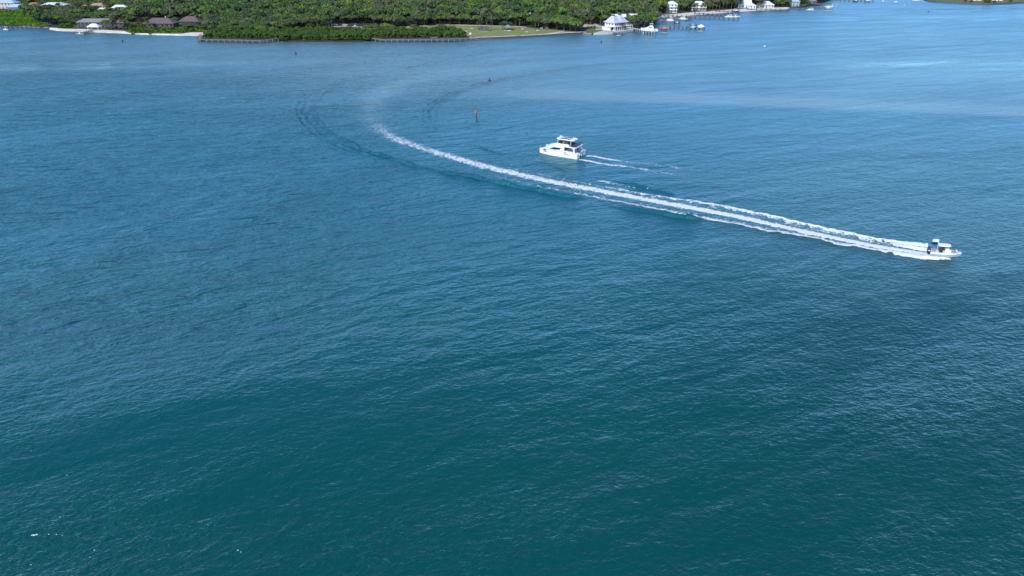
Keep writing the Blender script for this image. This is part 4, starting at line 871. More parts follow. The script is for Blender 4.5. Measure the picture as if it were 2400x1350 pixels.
# the far wood reads as one mass: one object
def templ(mesh):
    n = len(mesh.vertices); V = np.empty(n * 3, np.float32); mesh.vertices.foreach_get('co', V); lf = np.empty(n, np.float32); mesh.attributes['leaf'].data.foreach_get('value', lf); return V.reshape(-1, 3), lf
LOW = [crown_quads(5.0, 9.0, 2.5, 13, 24, 1.1), crown_quads(4.4, 8.2, 2.5, 12, 24, 1.05), crown_quads(5.6, 8.6, 2.2, 15, 24, 1.15), crown_quads(3.8, 9.6, 3.0, 11, 24, 1.0)]
TP = []
for c, t in PALMS[:3] + PALMS[3:]: V, lf = templ(c); TP.append((V, lf))
def mass(name, xs, ys, hscale, label, seed, mat, temps, cat='trees', scr=(.75, 1.35)):
    g = np.random.default_rng(seed); Vs = []; Lf = []; Ti = []
    for i in range(len(xs)):
        V, lf = temps[g.integers(len(temps))]; a = g.uniform(0, 6.28); s_ = g.uniform(*scr); c, sn = math.cos(a) * s_, math.sin(a) * s_
        W = np.column_stack([V[:, 0] * c - V[:, 1] * sn + xs[i], V[:, 0] * sn + V[:, 1] * c + ys[i], V[:, 2] * s_ * hscale[i] + GZ]); Vs.append(W); Lf.append(lf); Ti.append(np.full(len(V), (1.6 * vnoise(xs[i] / 28, ys[i] / 40, 5) + g.uniform(0, .45)) % 1))
    V = np.vstack(Vs); F = np.arange(len(V)).reshape(-1, 4)
    tag(link(name, mesh_np(name, V, F, mat, dict(leaf=np.concatenate(Lf), tint=np.concatenate(Ti)))), label, cat, kind='stuff')
hf = hs[far] * (.62 + .95 * fbm(FX[far] / 30, FY[far] / 40, 4, 3))
mass('forest', FX[far], FY[far], hf, 'dense green coastal forest of mixed trees filling the land to the top edge', 5, M['leaf_oak'], [(V, lf) for V, F, lf in LOW])
if len(rest_m): mass('mangrove_thicket', MX[rest_m], MY[rest_m], np.ones(len(rest_m)), 'back rows of the bright green mangrove thicket near the lawn', 6, M['leaf_mangrove'], [templ(c) for c, t in MANG])
g = np.random.default_rng(9); sel = far[g.random(len(far)) < .035]
mass('palm_wood', FX[sel] + 2, FY[sel] + 2, np.full(len(sel), 1.25), 'scattered palm crowns showing through the far forest', 7, M['leaf_palm'], TP)
# marsh grass, undergrowth
X, Y = jgrid(1.5, -660, -300, 560, 860, 3); px, py = to_px(X, Y, GZ); mk = pin(MARSH, px, py) & (px > -20); X, Y = X[mk], Y[mk]
C = np.column_stack([X, Y, GZ + .25 + .35 * fbm(X / 8, Y / 8, 3, 3)]); N = rng.normal(size=(len(C), 3)) * .5 + np.array([0, -.3, .8]); N /= np.linalg.norm(N, axis=1)[:, None]
V, F, lf = quads(C, N, 1.6); tag(link('marsh_grass', mesh_np('marsh_grass', V, F, M['leaf_marsh'], dict(leaf=lf, tint=np.repeat(fbm(X / 25, Y / 25, 8, 3), 4)))), 'bright green marsh grass on the far left shore', 'grass', kind='stuff')
SCR = [(126, 65), (165, 60), (300, 64), (470, 66), (495, 75.5), (442, 76), (425, 78.7), (370, 78.5), (340, 77.9), (308, 76.7), (290, 72.5), (240, 69.6), (200, 68.2), (150, 67.2)]
X, Y = jgrid(1.5, -460, -230, 590, 720, 4); px, py = to_px(X, Y, GZ); mk = pin(SCR, px, py) & ((fbm(X / 9, Y / 9, 3, 3) > .45) | (px > 305)); X, Y = X[mk], Y[mk]
C = np.column_stack([X, Y, GZ + .2 + .5 * fbm(X / 6, Y / 6, 3, 3)]); N = rng.normal(size=(len(C), 3)) * .5 + np.array([0, 0, .9]); N /= np.linalg.norm(N, axis=1)[:, None]
V, F, lf = quads(C, N, 1.3); tag(link('beach_scrub', mesh_np('beach_scrub', V, F, M['leaf_marsh'], dict(leaf=lf, tint=np.repeat(fbm(X / 15, Y / 15, 8, 3), 4)))), 'low green scrub between the left beach and the lodges', 'plants', kind='stuff')
# ------------------------------------------------------------------ people
def person_meshes(pose):
    """one continuous skinned body with five-fingered hands, plus shirt, shorts and hair shells"""
    V = []; E = []; Rr = []
    def v(p, r, par=None):
        V.append(p); Rr.append(r)
        if par is not None: E.append((par, len(V) - 1))
        return len(V) - 1
    sit = pose == 'sit'; hz = .50 if sit else .95
    pel = v((0, 0, hz), .14); wa = v((0, 0, hz + .20), .125, pel); ch = v((.02, 0, hz + .42), .15, wa); ne = v((.03, 0, hz + .58), .06, ch); hd = v((.06, 0, hz + .72), .095, ne); v((.05, 0, hz + .83), .07, hd)
    v((.155, 0, hz + .70), .018, hd)                                   # nose
    for s in (-1, 1):
        v((.04, s * .10, hz + .71), .018, hd)                          # ear
        if sit: kn = v((.45, s * .13, .50), .062, v((.12, s * .11, hz - .02), .09, pel)); an = v((.50, s * .13, .08), .042, kn)
        else: kn = v((.03, s * .11, .50), .06, v((0, s * .10, hz - .12), .09, pel)); an = v((0, s * .12, .08), .04, kn)
        v((an and V[an][0] + .17, s * .13, .035), .035, an)
        sh = v((0, s * .19, hz + .48), .065, ch); el = v((.10 if sit else .06, s * .26, hz + .22), .045, sh); wr = v((.33 if sit else .24, s * .20, hz + .14 if sit else hz + .18), .03, el); pa = v((V[wr][0] + .06, s * .19, V[wr][2] - .01), .03, wr)
        for f in range(4): a = v((V[pa][0] + .05, s * .19 + (f - 1.5) * .022, V[pa][2] - .015), .009, pa); v((V[a][0] + .03 - abs(f - 1.4) * .006, V[a][1], V[a][2] - .03), .008, a)
        v((V[wr][0] + .07, s * .19 - s * .05, V[pa][2] + .01), .01, wr)
    me = bpy.data.meshes.new('body'); me.from_pydata(V, E, [])
    return me, Rr, hz
PEOPLE = {}
def person(loc, pose, shirt, label, rz=0.0, skin='skin', parent_rot=None, group=None):
    if pose not in PEOPLE: PEOPLE[pose] = person_meshes(pose)
    me, Rr, hz = PEOPLE[pose]; key = pose + skin
    if key not in PEOPLE:
        m2 = me.copy(); m2.materials.append(M[skin]); PEOPLE[key] = m2
    t = thing('person', loc, label, 'person', rz, group); b = link('body', PEOPLE[key], t)
    sk_ = b.modifiers.new('skin', 'SKIN'); sv_ = PEOPLE[key].skin_vertices
    if not sv_: PEOPLE[key].skin_vertices_new() if hasattr(PEOPLE[key], 'skin_vertices_new') else None
    sv_ = PEOPLE[key].skin_vertices
    if sv_:
        for i, r in enumerate(Rr): sv_[0].data[i].radius = (r, r); sv_[0].data[i].use_root = (i == 0)
    ss = b.modifiers.new('smooth', 'SUBSURF'); ss.levels = 1; ss.render_levels = 1
    m = MB(); m.tube([(0, 0, hz + .02), (0, 0, hz + .2), (.02, 0, hz + .44), (.02, 0, hz + .54)], [.165, .155, .18, .10], 10)
    for s in (-1, 1): m.tube([(0, s * .14, hz + .47), (.02, s * .21, hz + .44), (.06, s * .25, hz + .30)], [.08, .085, .07], 8)
    m.build('shirt', M[shirt], t, True)
    m = MB(); m.tube([(0, 0, hz + .06), (0, 0, hz - .08)], [.165, .16], 10)
    for s in (-1, 1): m.tube([(0, s * .1, hz - .02), (.30, s * .12, hz + .0)] if pose == 'sit' else [(0, s * .1, hz - .02), (.01, s * .11, hz - .34)], [.11, .09], 8)
    m.build('shorts', M['shorts'], t, True)
    m = MB(); m.sphere((.035, 0, hz + .775), (.105, .10, .085), 10, 7); m.build('hair', M['hair'], t, True)
    return t

# ------------------------------------------------------------------ boat parts
def hull_mesh(hm, dm, L, B, fb, draft=.35, plumb=False, y0=0.0, full=.45, bowrise=.25, z0=0.0, n=16, deckdrop=.0):
    """outer shell into hm, deck plate into dm; bow points to +x, waterline at z0"""
    rows = []
    for i in range(n + 1):
        t = i / n; x = -L / 2 + L * t; u = max(0, (t - full) / (1 - full)); b = B / 2 * (1 - u ** 2.8) * (.93 + .07 * min(1, t * 4)); b = max(b, .04)
        sh = z0 + fb * (1 + bowrise * t * t); kz = z0 - draft * (1 - u ** 3) if plumb else z0 - draft + (draft + fb * .6) * (u ** 3.2)
        cz = z0 - .1 if plumb else z0 + fb * .5 * u ** 2; cb = b * (.96 if plumb else .88 - .22 * u)
        if plumb: xs = x
        rows.append([(x, y0, kz), (x, y0 + cb, cz), (x, y0 + b, sh), (x, y0 + b - .12 if b > .2 else y0 + b * .3, sh), (x, y0 - cb, cz), (x, y0 - b, sh), (x, y0 - b + .12 if b > .2 else y0 - b * .3, sh)])
    vs = [p for r in rows for p in r]; fs = []
    for i in range(n):
        a, c = i * 7, (i + 1) * 7
        for p, q in ((0, 1), (1, 2), (2, 3)): fs.append((a + p, a + q, c + q, c + p))
        for p, q in ((0, 4), (4, 5), (5, 6)): fs.append((a + q, a + p, c + p, c + q))
    fs += [(3, 2, 1, 0, 4, 5, 6), tuple(n * 7 + k for k in (0, 1, 2, 3, 6, 5, 4))]
    hm.add(vs, fs)
    vs = []; fs = []
    for r in rows: vs += [(r[3][0], r[3][1] + .0, r[3][2] - .03 - deckdrop), (r[6][0], r[6][1], r[6][2] - .03 - deckdrop)]
    for i in range(n): fs.append((2 * i, 2 * i + 1, 2 * i + 3, 2 * i + 2))
    k = len(vs); vs += [(a, b, c - .04) for a, b, c in vs]; fs += [tuple(q + k for q in f) for f in fs]
    dm.add(vs, fs)
def rail(pts, h, r=.03, n=None):
    m = MB(); P = [Vector(p) for p in pts]
    m.tube([p + Vector((0, 0, h)) for p in P], r, 5); m.tube([p + Vector((0, 0, h * .55)) for p in P], r * .7, 4)
    for p in P: m.tube([p, p + Vector((0, 0, h))], r * .8, 4)
    return m
def engine(root, x, y, z, mat, s=1.0, name='outboard_engine'):
    m = MB(); m.prism([(x - .55 * s, z + .1), (x - .60 * s, z + .75 * s), (x - .35 * s, z + .98 * s), (x + .1 * s, z + .9 * s), (x + .15 * s, z + .15), (x, z - .05)], y - .24 * s, y + .24 * s); e = m.build(name, mat, root, bevel=.06 * s)
    m = MB(); m.prism([(x - .35 * s, z + .1), (x - .45 * s, z - .9 * s), (x - .15 * s, z - .9 * s), (x - .05 * s, z + .1)], y - .1 * s, y + .1 * s); m.build('lower_unit', mat, e)
    return e

# ------------------------------------------------------------------ the power catamaran
a, b = G(1352.5, 373.8), G(1261.5, 358.8); d = (b - a).normalized(); far_ = Vector((-d.y, d.x, 0)); far_ = far_ if far_.y > 0 else -far_
L = (b - a).length; c = (a + b) / 2 + far_ * 3.75
cat = thing('power_catamaran', c, 'large white power catamaran with flybridge and hardtop cruising near the curved wake', 'boat', math.atan2(d.y, d.x))
hm = MB(); dm = MB()
for s in (-1, 1): hull_mesh(hm, dm, L, 2.5, 1.85, .4, True, y0=s * 2.55, full=.55, bowrise=.05)
hull = hm.build('hull', M['gel'], cat, True); hull.data.polygons.foreach_set('use_smooth', [False] * len(hull.data.polygons))
m = MB(); m.prism([(-L / 2 + 1.8, .75), (-L / 2 + 1.8, 1.88), (5.0, 2.02), (L / 2 - 1.3, 1.9), (L / 2 - 1.3, 1.5), (5.4, .8)], -2.7, 2.7); m.build('bridge_deck', M['gel'], cat)
dm.build('deck', M['gel'], cat)
m = MB()   # saloon: side profile narrowed a little towards the top
pr = [(-2.3, 1.95), (-2.3, 3.72), (1.1, 3.72), (2.6, 3.45), (6.2, 2.45), (6.6, 2.05)]
vs = [(x, -(3.35 - (z - 1.95) * .16), z) for x, z in pr] + [(x, 3.35 - (z - 1.95) * .16, z) for x, z in pr]; k = len(pr)
m.add(vs, [tuple(range(k)), tuple(range(2 * k - 1, k - 1, -1))] + [(i, i + k, (i + 1) % k + k, (i + 1) % k) for i in range(k)]); sal = m.build('saloon', M['gel'], cat, bevel=.12)
for s in (-1, 1):
    m = MB(); y = s * 3.33; q = [(3.6, 2.35), (2.6, 2.95), (1.5, 3.18), (-1.2, 3.2), (-.6, 2.5), (1.2, 2.3)]
    m.prism(q, y - .06, y + .06); m.build('side_window', M['glass'], sal)
    for xx, zz, w_, h_ in ((5.2, 1.15, 1.9, .22), (-3.9, 1.15, 2.0, .24), (5.6, 1.72, 1.3, .34), (-3.2, 1.75, 1.1, .24)):
        m = MB(); m.box((xx, s * (3.79 if xx < 3 else 3.56), zz), (w_, .08, h_)); m.build('porthole', M['glass'], hull)
m = MB(); m.prism([(2.9, 3.36), (5.0, 2.8), (5.0, 2.84), (2.9, 3.42)], -2.4, 2.4); m.build('windscreen_cover', M['white'], sal)
m = MB(); m.box((-2.36, 0, 2.9), (.1, 4.6, 1.4)); m.build('glass_door', M['glass'], sal)
# cockpit aft
m = MB(); m.box((-4.8, 0, 1.32), (5.0, 5.0, .1)); m.build('cockpit_floor', M['deck'], cat)
for s in (-1, 1):
    m = MB(); m.prism([(-7.4, 1.9), (-7.0, 2.25), (-2.3, 2.3), (-2.3, 1.9)], s * 3.45 - .1, s * 3.45 + .1); m.build('coaming', M['gel'], cat)
    m = MB(); m.prism([(-6.9, 2.2), (-6.5, 2.2), (-5.9, 3.7), (-6.6, 3.7)], s * 3.1 - .1, s * 3.1 + .1); m.build('roof_support', M['gel'], cat)
    m = MB(); [m.box((-L / 2 + .35 + k_ * .45, s * 2.55, .45 + k_ * .36), (.5, 1.3, .36)) for k_ in range(3)]; m.build('transom_step', M['gel'], cat)
m = MB(); m.box((-6.5, 0, 1.7), (.8, 4.4, .75)); m.box((-4.8, 2.1, 1.65), (2.6, .8, .65)); m.build('cockpit_seat', M['cushion'], cat)
m = MB(); m.box((-4.9, .3, 2.0), (1.4, 1.8, .08)); m.box((-4.9, .3, 1.7), (.2, .2, .6)); m.build('cockpit_table', M['greywood'], cat)
# flybridge
m = MB(); m.slab([(-7.3, -2.9), (-7.0, -3.2), (.9, -3.2), (1.6, -2.4), (1.6, 2.4), (.9, 3.2), (-7.0, 3.2), (-7.3, 2.9)], 3.70, 3.98); m.build('fly_deck', M['gel'], cat, bevel=.06)
m = MB()
for s in (-1, 1): m.prism([(-4.6, 3.98), (-4.6, 4.25), (-3.6, 4.65), (.9, 4.75), (1.5, 3.98)], s * 2.75 - .1, s * 2.75 + .1)
m.prism([(1.1, 3.98), (.7, 4.85), (.9, 4.9), (1.55, 3.98)], -2.8, 2.8); m.build('fly_coaming', M['gel'], cat, bevel=.05)
m = MB(); m.prism([(.75, 4.85), (.3, 5.45), (.36, 5.45), (.87, 4.88)], -2.1, 2.1); m.build('fly_windscreen', M['glass'], cat)
m = MB(); m.box((0, .9, 4.45), (.7, 1.3, .95)); m.build('helm_console', M['dkgrey'], cat)
m = MB(); m.box((-1.1, .9, 4.35), (.6, 1.3, .7)); m.box((-1.4, .9, 4.85), (.15, 1.3, .6)); m.build('helm_seat', M['cushion'], cat)
m = MB(); m.box((-3.0, -1.6, 4.25), (2.6, 1.0, .5)); m.box((-4.2, 0, 4.25), (.8, 4.2, .5)); m.build('lounge', M['dkgrey'], cat)
m = MB(); m.box((-5.9, 0, 4.16), (1.8, 4.8, .3)); m.build('sun_bed', M['navy'], cat)
rail([(-4.4, -3.0, 4.0), (-5.8, -3.0, 4.0), (-7.1, -2.7, 4.0), (-7.15, 0, 4.0), (-7.1, 2.7, 4.0), (-5.8, 3.0, 4.0), (-4.4, 3.0, 4.0)], .85, .05).build('fly_railing', M['navy'], cat)
m = MB(); m.slab([(-5.7, -1.7), (-5.2, -2.25), (1.0, -2.25), (1.7, -1.5), (1.7, 1.5), (1.0, 2.25), (-5.2, 2.25), (-5.7, 1.7)], 6.05, 6.32, .96); ht = m.build('hardtop', M['gel'], cat, bevel=.06)
for s in (-1, 1): m = MB(); m.box((-1.8, s * 1.05, 6.345), (4.2, 1.25, .04)); m.build('solar_panel', M['solar'], ht)
for x_ in (-4.6, .6):
    for s in (-1, 1): m = MB(); m.tube([(x_ + (.3 if x_ > 0 else -.2), s * 2.6, 4.0), (x_, s * 2.05, 6.1)], .08, 6); m.build('post', M['gel'], ht)
m = MB(); m.lathe([(.28, 0), (.32, .15), (.25, .32), (.02, .40)], 10, (1.2, -.9, 6.32)); m.build('radar_dome', M['gel'], ht)
m = MB(); m.tube([(-5.2, 1.2, 6.3), (-5.3, 1.2, 8.0)], .02, 4); m.build('antenna', M['gel'], ht)
for s in (-1, 1): rail([(L / 2 - .5, s * 2.55, 2.2), (L / 2 - 1.8, s * 3.1, 2.17), (L / 2 - 3.6, s * 3.5, 2.13), (L / 2 - 5.4, s * 3.6, 2.1), (1.5, s * 3.65, 2.05)], .7, .035).build('bow_railing', M['steel'], cat)
m = MB(); m.prism([(-8.6, 1.2), (-8.5, 1.65), (-7.7, 1.7), (-7.6, 1.25)], -2.3, 2.3); m.build('swim_platform', M['gel'], cat, bevel=.1)
m = MB(); m.tube([(-8.3, -1.9, 1.9), (-8.45, 0, 1.9), (-8.3, 1.9, 1.9)], .26, 8); tn = m.build('dinghy_tube', M['cushion'], cat)
fm = bpy.data.objects.new('flag', None); bpy.data.objects.remove(fm)
def at_cat(x, y, z): q = Vector((x, y, z)); q.rotate(Matrix.Rotation(math.atan2(d.y, d.x), 3, 'Z')); return c + q
cr_ = math.atan2(d.y, d.x)
for (x, y, z, ps, shirt, lb, rz) in [(-1.1, .9, 4.2, 'sit', 'whiteshirt', 'person in white shirt sitting at the flybridge helm of the catamaran', 0), (-2.3, -1.5, 4.0, 'sit', 'pinkshirt', 'person in pink shirt sitting on the flybridge near the camera side', 1.6), (-3.4, -1.6, 4.0, 'sit', 'darkshirt', 'person in dark shirt sitting beside the pink one on the flybridge', 1.6), (-.9, -1.5, 3.98, 'stand', 'darkshirt', 'person in dark shirt standing under the catamaran hardtop', .6),
                                     (-4.0, -1.9, 1.37, 'stand', 'pinkshirt', 'person in pink shirt standing in the aft cockpit of the catamaran', 2.0), (-5.3, -2.2, 1.37, 'stand', 'darkshirt', 'person in dark shirt standing by the aft cockpit rail', 1.2), (-6.3, -1.2, 1.6, 'sit', 'pinkshirt', 'person in pink shirt sitting on the cockpit bench at the stern', .2)]:
    person(at_cat(x, y, z), ps, shirt, lb, cr_ + rz)

# ------------------------------------------------------------------ the speedboat
a = G(2178, 596.5); b = G(2255, 592, 1.95); dv = Vector((b.x - a.x, b.y - a.y, 0)); L = dv.length; dv.normalize(); c = (Vector((a.x, a.y, 0)) + Vector((b.x, b.y, 0))) / 2
SR = math.atan2(dv.y, dv.x); PT = R(4.5)
sp = thing('speedboat', (c.x, c.y, .35), 'white centre console speedboat planing at the head of the long wake', 'boat', SR); sp.rotation_euler = (0, -PT, SR)
hm = MB(); dm = MB(); hull_mesh(hm, dm, L, 2.8, 1.05, .45, False, full=.4, bowrise=.28, deckdrop=.02, n=20)
hu = hm.build('hull', M['hullblue'], sp)
m = MB(); n_ = 20; vs = []; fs = []     # white gunwale cap and rub rail
for i in range(n_ + 1):
    t_ = i / n_; x = -L / 2 + L * t_; u = max(0, (t_ - .4) / .6); bb = max(2.8 / 2 * (1 - u ** 2.8) * (.93 + .07 * min(1, t_ * 4)), .04); sh = 1.05 * (1 + .28 * t_ * t_)
    for s in (-1, 1): vs += [(x, s * (bb + .03), sh - .28), (x, s * (bb + .04), sh + .06), (x, s * max(bb - .3, 0), sh + .06)]
for i in range(n_):
    o_ = i * 6
    for k_ in (0, 3): fs += [(o_ + k_, o_ + k_ + 1, o_ + k_ + 7, o_ + k_ + 6), (o_ + k_ + 1, o_ + k_ + 2, o_ + k_ + 8, o_ + k_ + 7)]
m.add(vs, fs); m.build('gunwale', M['gel'], sp)
dm.build('deck', M['gel'], sp)
for y in (-.72, 0, .72): engine(sp, -L / 2 - .05, y, .75, M['navy'], 1.05)
m = MB(); m.box((-L / 2 - .35, -.72 - .27, 1.4), (.4, .02, .22)); m.build('engine_emblem', M['white'], sp)
m = MB(); m.prism([(-.2, 1.1), (-.2, 2.0), (.1, 2.25), (.7, 2.1), (1.1, 1.5), (1.2, 1.1)], -.65, .65); m.build('console', M['gel'], sp, bevel=.06)
m = MB(); m.prism([(.05, 2.2), (-.1, 2.75), (-.05, 2.76), (.35, 2.18)], -.6, .6); m.build('windscreen', M['glass'], sp)
m = MB(); m.box((-1.2, 0, 1.5), (.7, 1.5, .8)); m.box((-1.5, 0, 2.1), (.16, 1.5, .55)); m.build('leaning_seat', M['navy'], sp)
m = MB(); m.box((-L / 2 + .8, 0, 1.3), (.8, 2.0, .45)); m.build('stern_seat', M['cushion'], sp)
m = MB(); m.box((1.6, 0, 1.2), (.7, 1.0, .34)); m.box((2.1, .72, 1.18), (.9, .32, .24), -.12); m.box((2.1, -.72, 1.18), (.9, .32, .24), .12); m.build('bow_seat', M['cushion'], sp)
m = MB(); m.slab([(L / 2 - 1.5, -.92), (L / 2 - .7, -.58), (L / 2 - .08, 0), (L / 2 - .7, .58), (L / 2 - 1.5, .92)], 1.12, 1.30); m.build('foredeck', M['gel'], sp, bevel=.04)
m = MB(); m.slab([(-1.9, -1.05), (.5, -1.05), (.9, -.7), (.9, .7), (.5, 1.05), (-1.9, 1.05)], 2.85, 3.0, .97); tt = m.build('t_top', M['gel'], sp, bevel=.05)
for x in (-1.5, .5):
    for s in (-1, 1): m = MB(); m.tube([(x + .2, s * .75, 1.05), (x, s * .95, 2.9)], .04, 6); m.build('post', M['steel'], tt)
m = MB(); m.tube([(-1.95, 0, 1.1), (-2.0, 0, 4.45)], .05, 6); m.build('flag_pole', M['gel'], sp)
rail([(L / 2 - .5, .42, 1.3), (L / 2 - 1.3, .85, 1.27), (1.7, 1.2, 1.2)], .3, .025).build('bow_rail', M['steel'], sp)
rail([(L / 2 - .5, -.42, 1.3), (L / 2 - 1.3, -.85, 1.27), (1.7, -1.2, 1.2)], .3, .025).build('bow_rail', M['steel'], sp)
def at_sp(x, y, z): q = Vector((x, y, z)); q.rotate(Matrix.Rotation(SR, 3, 'Z') @ Matrix.Rotation(-PT, 3, 'Y')); return Vector((c.x, c.y, .35)) + q
person(at_sp(-.75, -.4, 1.12), 'stand', 'darkshirt', 'person in dark shirt standing at the wheel of the speedboat', SR, 'skin2')
person(at_sp(-.75, .45, 1.12), 'stand', 'pinkshirt', 'person in pink shirt standing beside the speedboat driver', SR)
person(at_sp(2.2, 0, .9), 'sit', 'whiteshirt', 'person in white shirt sitting in the bow of the speedboat', SR + 2.6)
def flag(name, x0, z0, w_, h_, mats, label):
    o0 = at_sp(-2.05, 0, 0); t = thing(name, at_sp(x0, 0, z0), label, 'flag', SR + math.pi)
    nst = len(mats)
    for k_, mt in enumerate(mats):
        m = MB(); n__ = 8; vs = []; fs = []
        for i in range(n__ + 1):
            xx = w_ * i / n__; yy = .14 * math.sin(i * 1.2) * (i / n__)
            for zz in (h_ / 2 - h_ * k_ / nst, h_ / 2 - h_ * (k_ + 1) / nst): vs += [(xx, yy, zz - .12 * i / n__), (xx, yy + .03, zz - .12 * i / n__)]
        for i in range(n__): o_ = i * 4; fs += [(o_, o_ + 2, o_ + 6, o_ + 4), (o_ + 1, o_ + 5, o_ + 7, o_ + 3), (o_, o_ + 4, o_ + 5, o_ + 1), (o_ + 2, o_ + 3, o_ + 7, o_ + 6)]
        m.add(vs, fs); m.build('stripe', M[mt], t)
flag('striped_flag', -2.06, 3.98, 1.3, .72, ['white', 'hullblue', 'white', 'hullblue', 'white'], 'pale blue and white striped flag streaming at the top of the speedboat pole')
flag('dark_flag', -2.06, 3.12, 1.4, .58, ['navy'], 'dark navy flag streaming below the striped flag on the speedboat pole')
# froth thrown up beside the planing hull
def spray(side, seed, off0):
    ln = np.array([[c.x + dv.x * t - dv.y * side * o_, c.y + dv.y * t + dv.x * side * o_] for t, o_ in [(1.0, 1.25), (-.3, 1.75), (-2, 2.3), (-4, 2.7), (-8, 3.0), (-12, 3.3)]])
    l, s = smooth_line(ln, .5)
    return foam_band(l, s, s[-1], 1.9, lambda S_, T, X, Y: 1.25 * np.exp(-np.abs(T / (.35 + .75 * sstep(0, 5, S_) + .3 * vnoise(S_ / 1.1, 0 * T, seed))) ** 5), lambda S_, T: (.25 + .5 * np.exp(-((S_ - 4) / 4) ** 2)) * np.exp(-(T / .9) ** 2), .11, seed)
V_, F_ = join([spray(-1, 91, 0), spray(1, 95, 0)])
tag(link('bow_spray', mesh_np('bow_spray', V_, F_, M['foam'], smooth=True)), 'white spray curling out on both sides of the planing speedboat', 'spray', kind='stuff')
# ------------------------------------------------------------------ docks and lifts
def dock(name, pts, label, zdeck=1.6, w=2.0, sp=4.0, pmat_='pile', ptop=.9, railing=False, cat='dock', deckmat='deck', both=True):
    l, s = smooth_line(GA(pts), 1.0) if len(pts) > 2 else (GA(pts), None)
    if s is None: l = np.array([l[0] + (l[1] - l[0]) * k / 40 for k in range(41)]); s = np.r_[0, np.cumsum(np.linalg.norm(np.diff(l, axis=0), axis=1))]
    T = s[-1]; t = thing(name, (l[0][0], l[0][1], 0), label, cat); ox, oy = l[0]
    n = max(1, int(T / 3)); P = [(np.interp(T * k / n, s, l[:, 0]) - ox, np.interp(T * k / n, s, l[:, 1]) - oy) for k in range(n + 1)]
    dk = MB(); rl = MB(); bm_ = MB()
    for i in range(n):
        (x0, y0), (x1, y1) = P[i], P[i + 1]; a = math.atan2(y1 - y0, x1 - x0); Ls = math.hypot(x1 - x0, y1 - y0)
        dk.box(((x0 + x1) / 2, (y0 + y1) / 2, zdeck), (Ls + .03, w, .16), a); 
        for sd in (-1, 1):
            bm_.box(((x0 + x1) / 2 - math.sin(a) * sd * (w / 2 - .15), (y0 + y1) / 2 + math.cos(a) * sd * (w / 2 - .15), zdeck - .24), (Ls, .15, .3), a)
            if railing:
                cx, cy = (x0 + x1) / 2 - math.sin(a) * sd * w / 2, (y0 + y1) / 2 + math.cos(a) * sd * w / 2
                for hz in (.45, 1.08): rl.box((cx, cy, zdeck + hz), (Ls, .07, .1), a)
                for q in (-.5, 0): rl.box((cx + math.cos(a) * Ls * q, cy + math.sin(a) * Ls * q, zdeck + .55), (.12, .12, 1.1), a)
    dk.build('deck', M[deckmat], t); bm_.build('beam', M['pile'], t)
    if railing: rl.build('railing', M['rail'], t)
    k = int(T / sp); me = None
    for i in range(k + 1):
        q = T * i / max(k, 1); x, y = np.interp(q, s, l[:, 0]) - ox, np.interp(q, s, l[:, 1]) - oy; j = min(i, k); 
        x2, y2 = np.interp(min(q + .5, T), s, l[:, 0]) - ox, np.interp(min(q + .5, T), s, l[:, 1]) - oy; x1, y1 = np.interp(max(q - .5, 0), s, l[:, 0]) - ox, np.interp(max(q - .5, 0), s, l[:, 1]) - oy
        a = math.atan2(y2 - y1, x2 - x1)
        for sd in ((-1, 1) if both else (1,)):
            if me is None: m = MB(); m.tube([(0, 0, -1.0), (0, 0, zdeck + ptop)], .23, 7); me = m.mesh('pile', M[pmat_], True)
            o = link('pile', me, t); o.location = (x - math.sin(a) * sd * (w / 2 + .12), y + math.cos(a) * sd * (w / 2 + .12), 0)
    return t
dock('boardwalk', [(478, 88), (471, 93), (470, 98), (500, 99), (540, 99.5), (575, 100.3), (609, 101), (636, 98.5), (662, 95.3)], 'left long timber boardwalk with railings running below the mangroves', 2.0, 3.0, 4.6, 'greypile', railing=True, ptop=-.1, cat='boardwalk')
bw2 = dock('boardwalk', [(850, 93), (862, 94.5), (880, 96.8), (899, 98.8), (950, 98.6), (1010, 98), (1060, 97.2), (1116, 95.6)], 'right long timber boardwalk in front of the mangroves, ending by the lawn', 2.0, 3.0, 4.3, 'greypile', railing=True, ptop=-.1, cat='boardwalk')
# bent lookout with benches on the right boardwalk
p = G(1017, 97.2); t = thing('lookout_bench', (p.x, p.y, 2.08), 'covered bench nook halfway along the right boardwalk', 'bench')
m = MB(); m.box((0, 0, .45), (4.5, .5, .1)); m.box((0, .6, .8), (4.5, .1, .5)); m.build('seat', M['deck'], t)
for k in range(4): m = MB(); m.box((-2.2 + k * 1.45, .6, .75), (.14, .14, 1.5)); m.build('post', M['greywood'], t)
dock('dock', [(121, 62.5), (100, 65.0), (70, 66.8), (29, 68.5), (20, 69)], 'long narrow dock reaching left from the marsh shore', 1.7, 1.6, 3.4, ptop=.8, both=True)
dock('dock', [(217, 76.5), (200, 79)], 'short timber dock below the white canopy', 1.4, 1.5, 2.4)
dock('dock', [(1420, 78.5), (1438, 80), (1457, 82.3)], 'low grey dock along the seawall of the twin-peaked house', 1.2, 1.4, 3.0)
dock('dock', [(1483, 71.5), (1506, 75.2)], 'pale dock with white pilings leading to the big lifted yacht', 1.9, 1.8, 2.6, 'palepile', .3, deckmat='concrete')
dock('dock', [(1541, 69.6), (1575, 69), (1616, 68.2), (1650, 68.2)], 'dock of tall dark pilings right of the lifted yacht', 1.5, 1.7, 3.6, ptop=1.5)
dock('dock', [(1534, 56), (1579, 57)], 'short dock in the palm cove, nearest the red roofed lift', 1.5, 1.5, 3.4, ptop=1.0)
dock('dock', [(1530, 44.5), (1590, 46)], 'thin dock in the cove between the two small beaches', 1.4, 1.3, 4.0, ptop=.8)
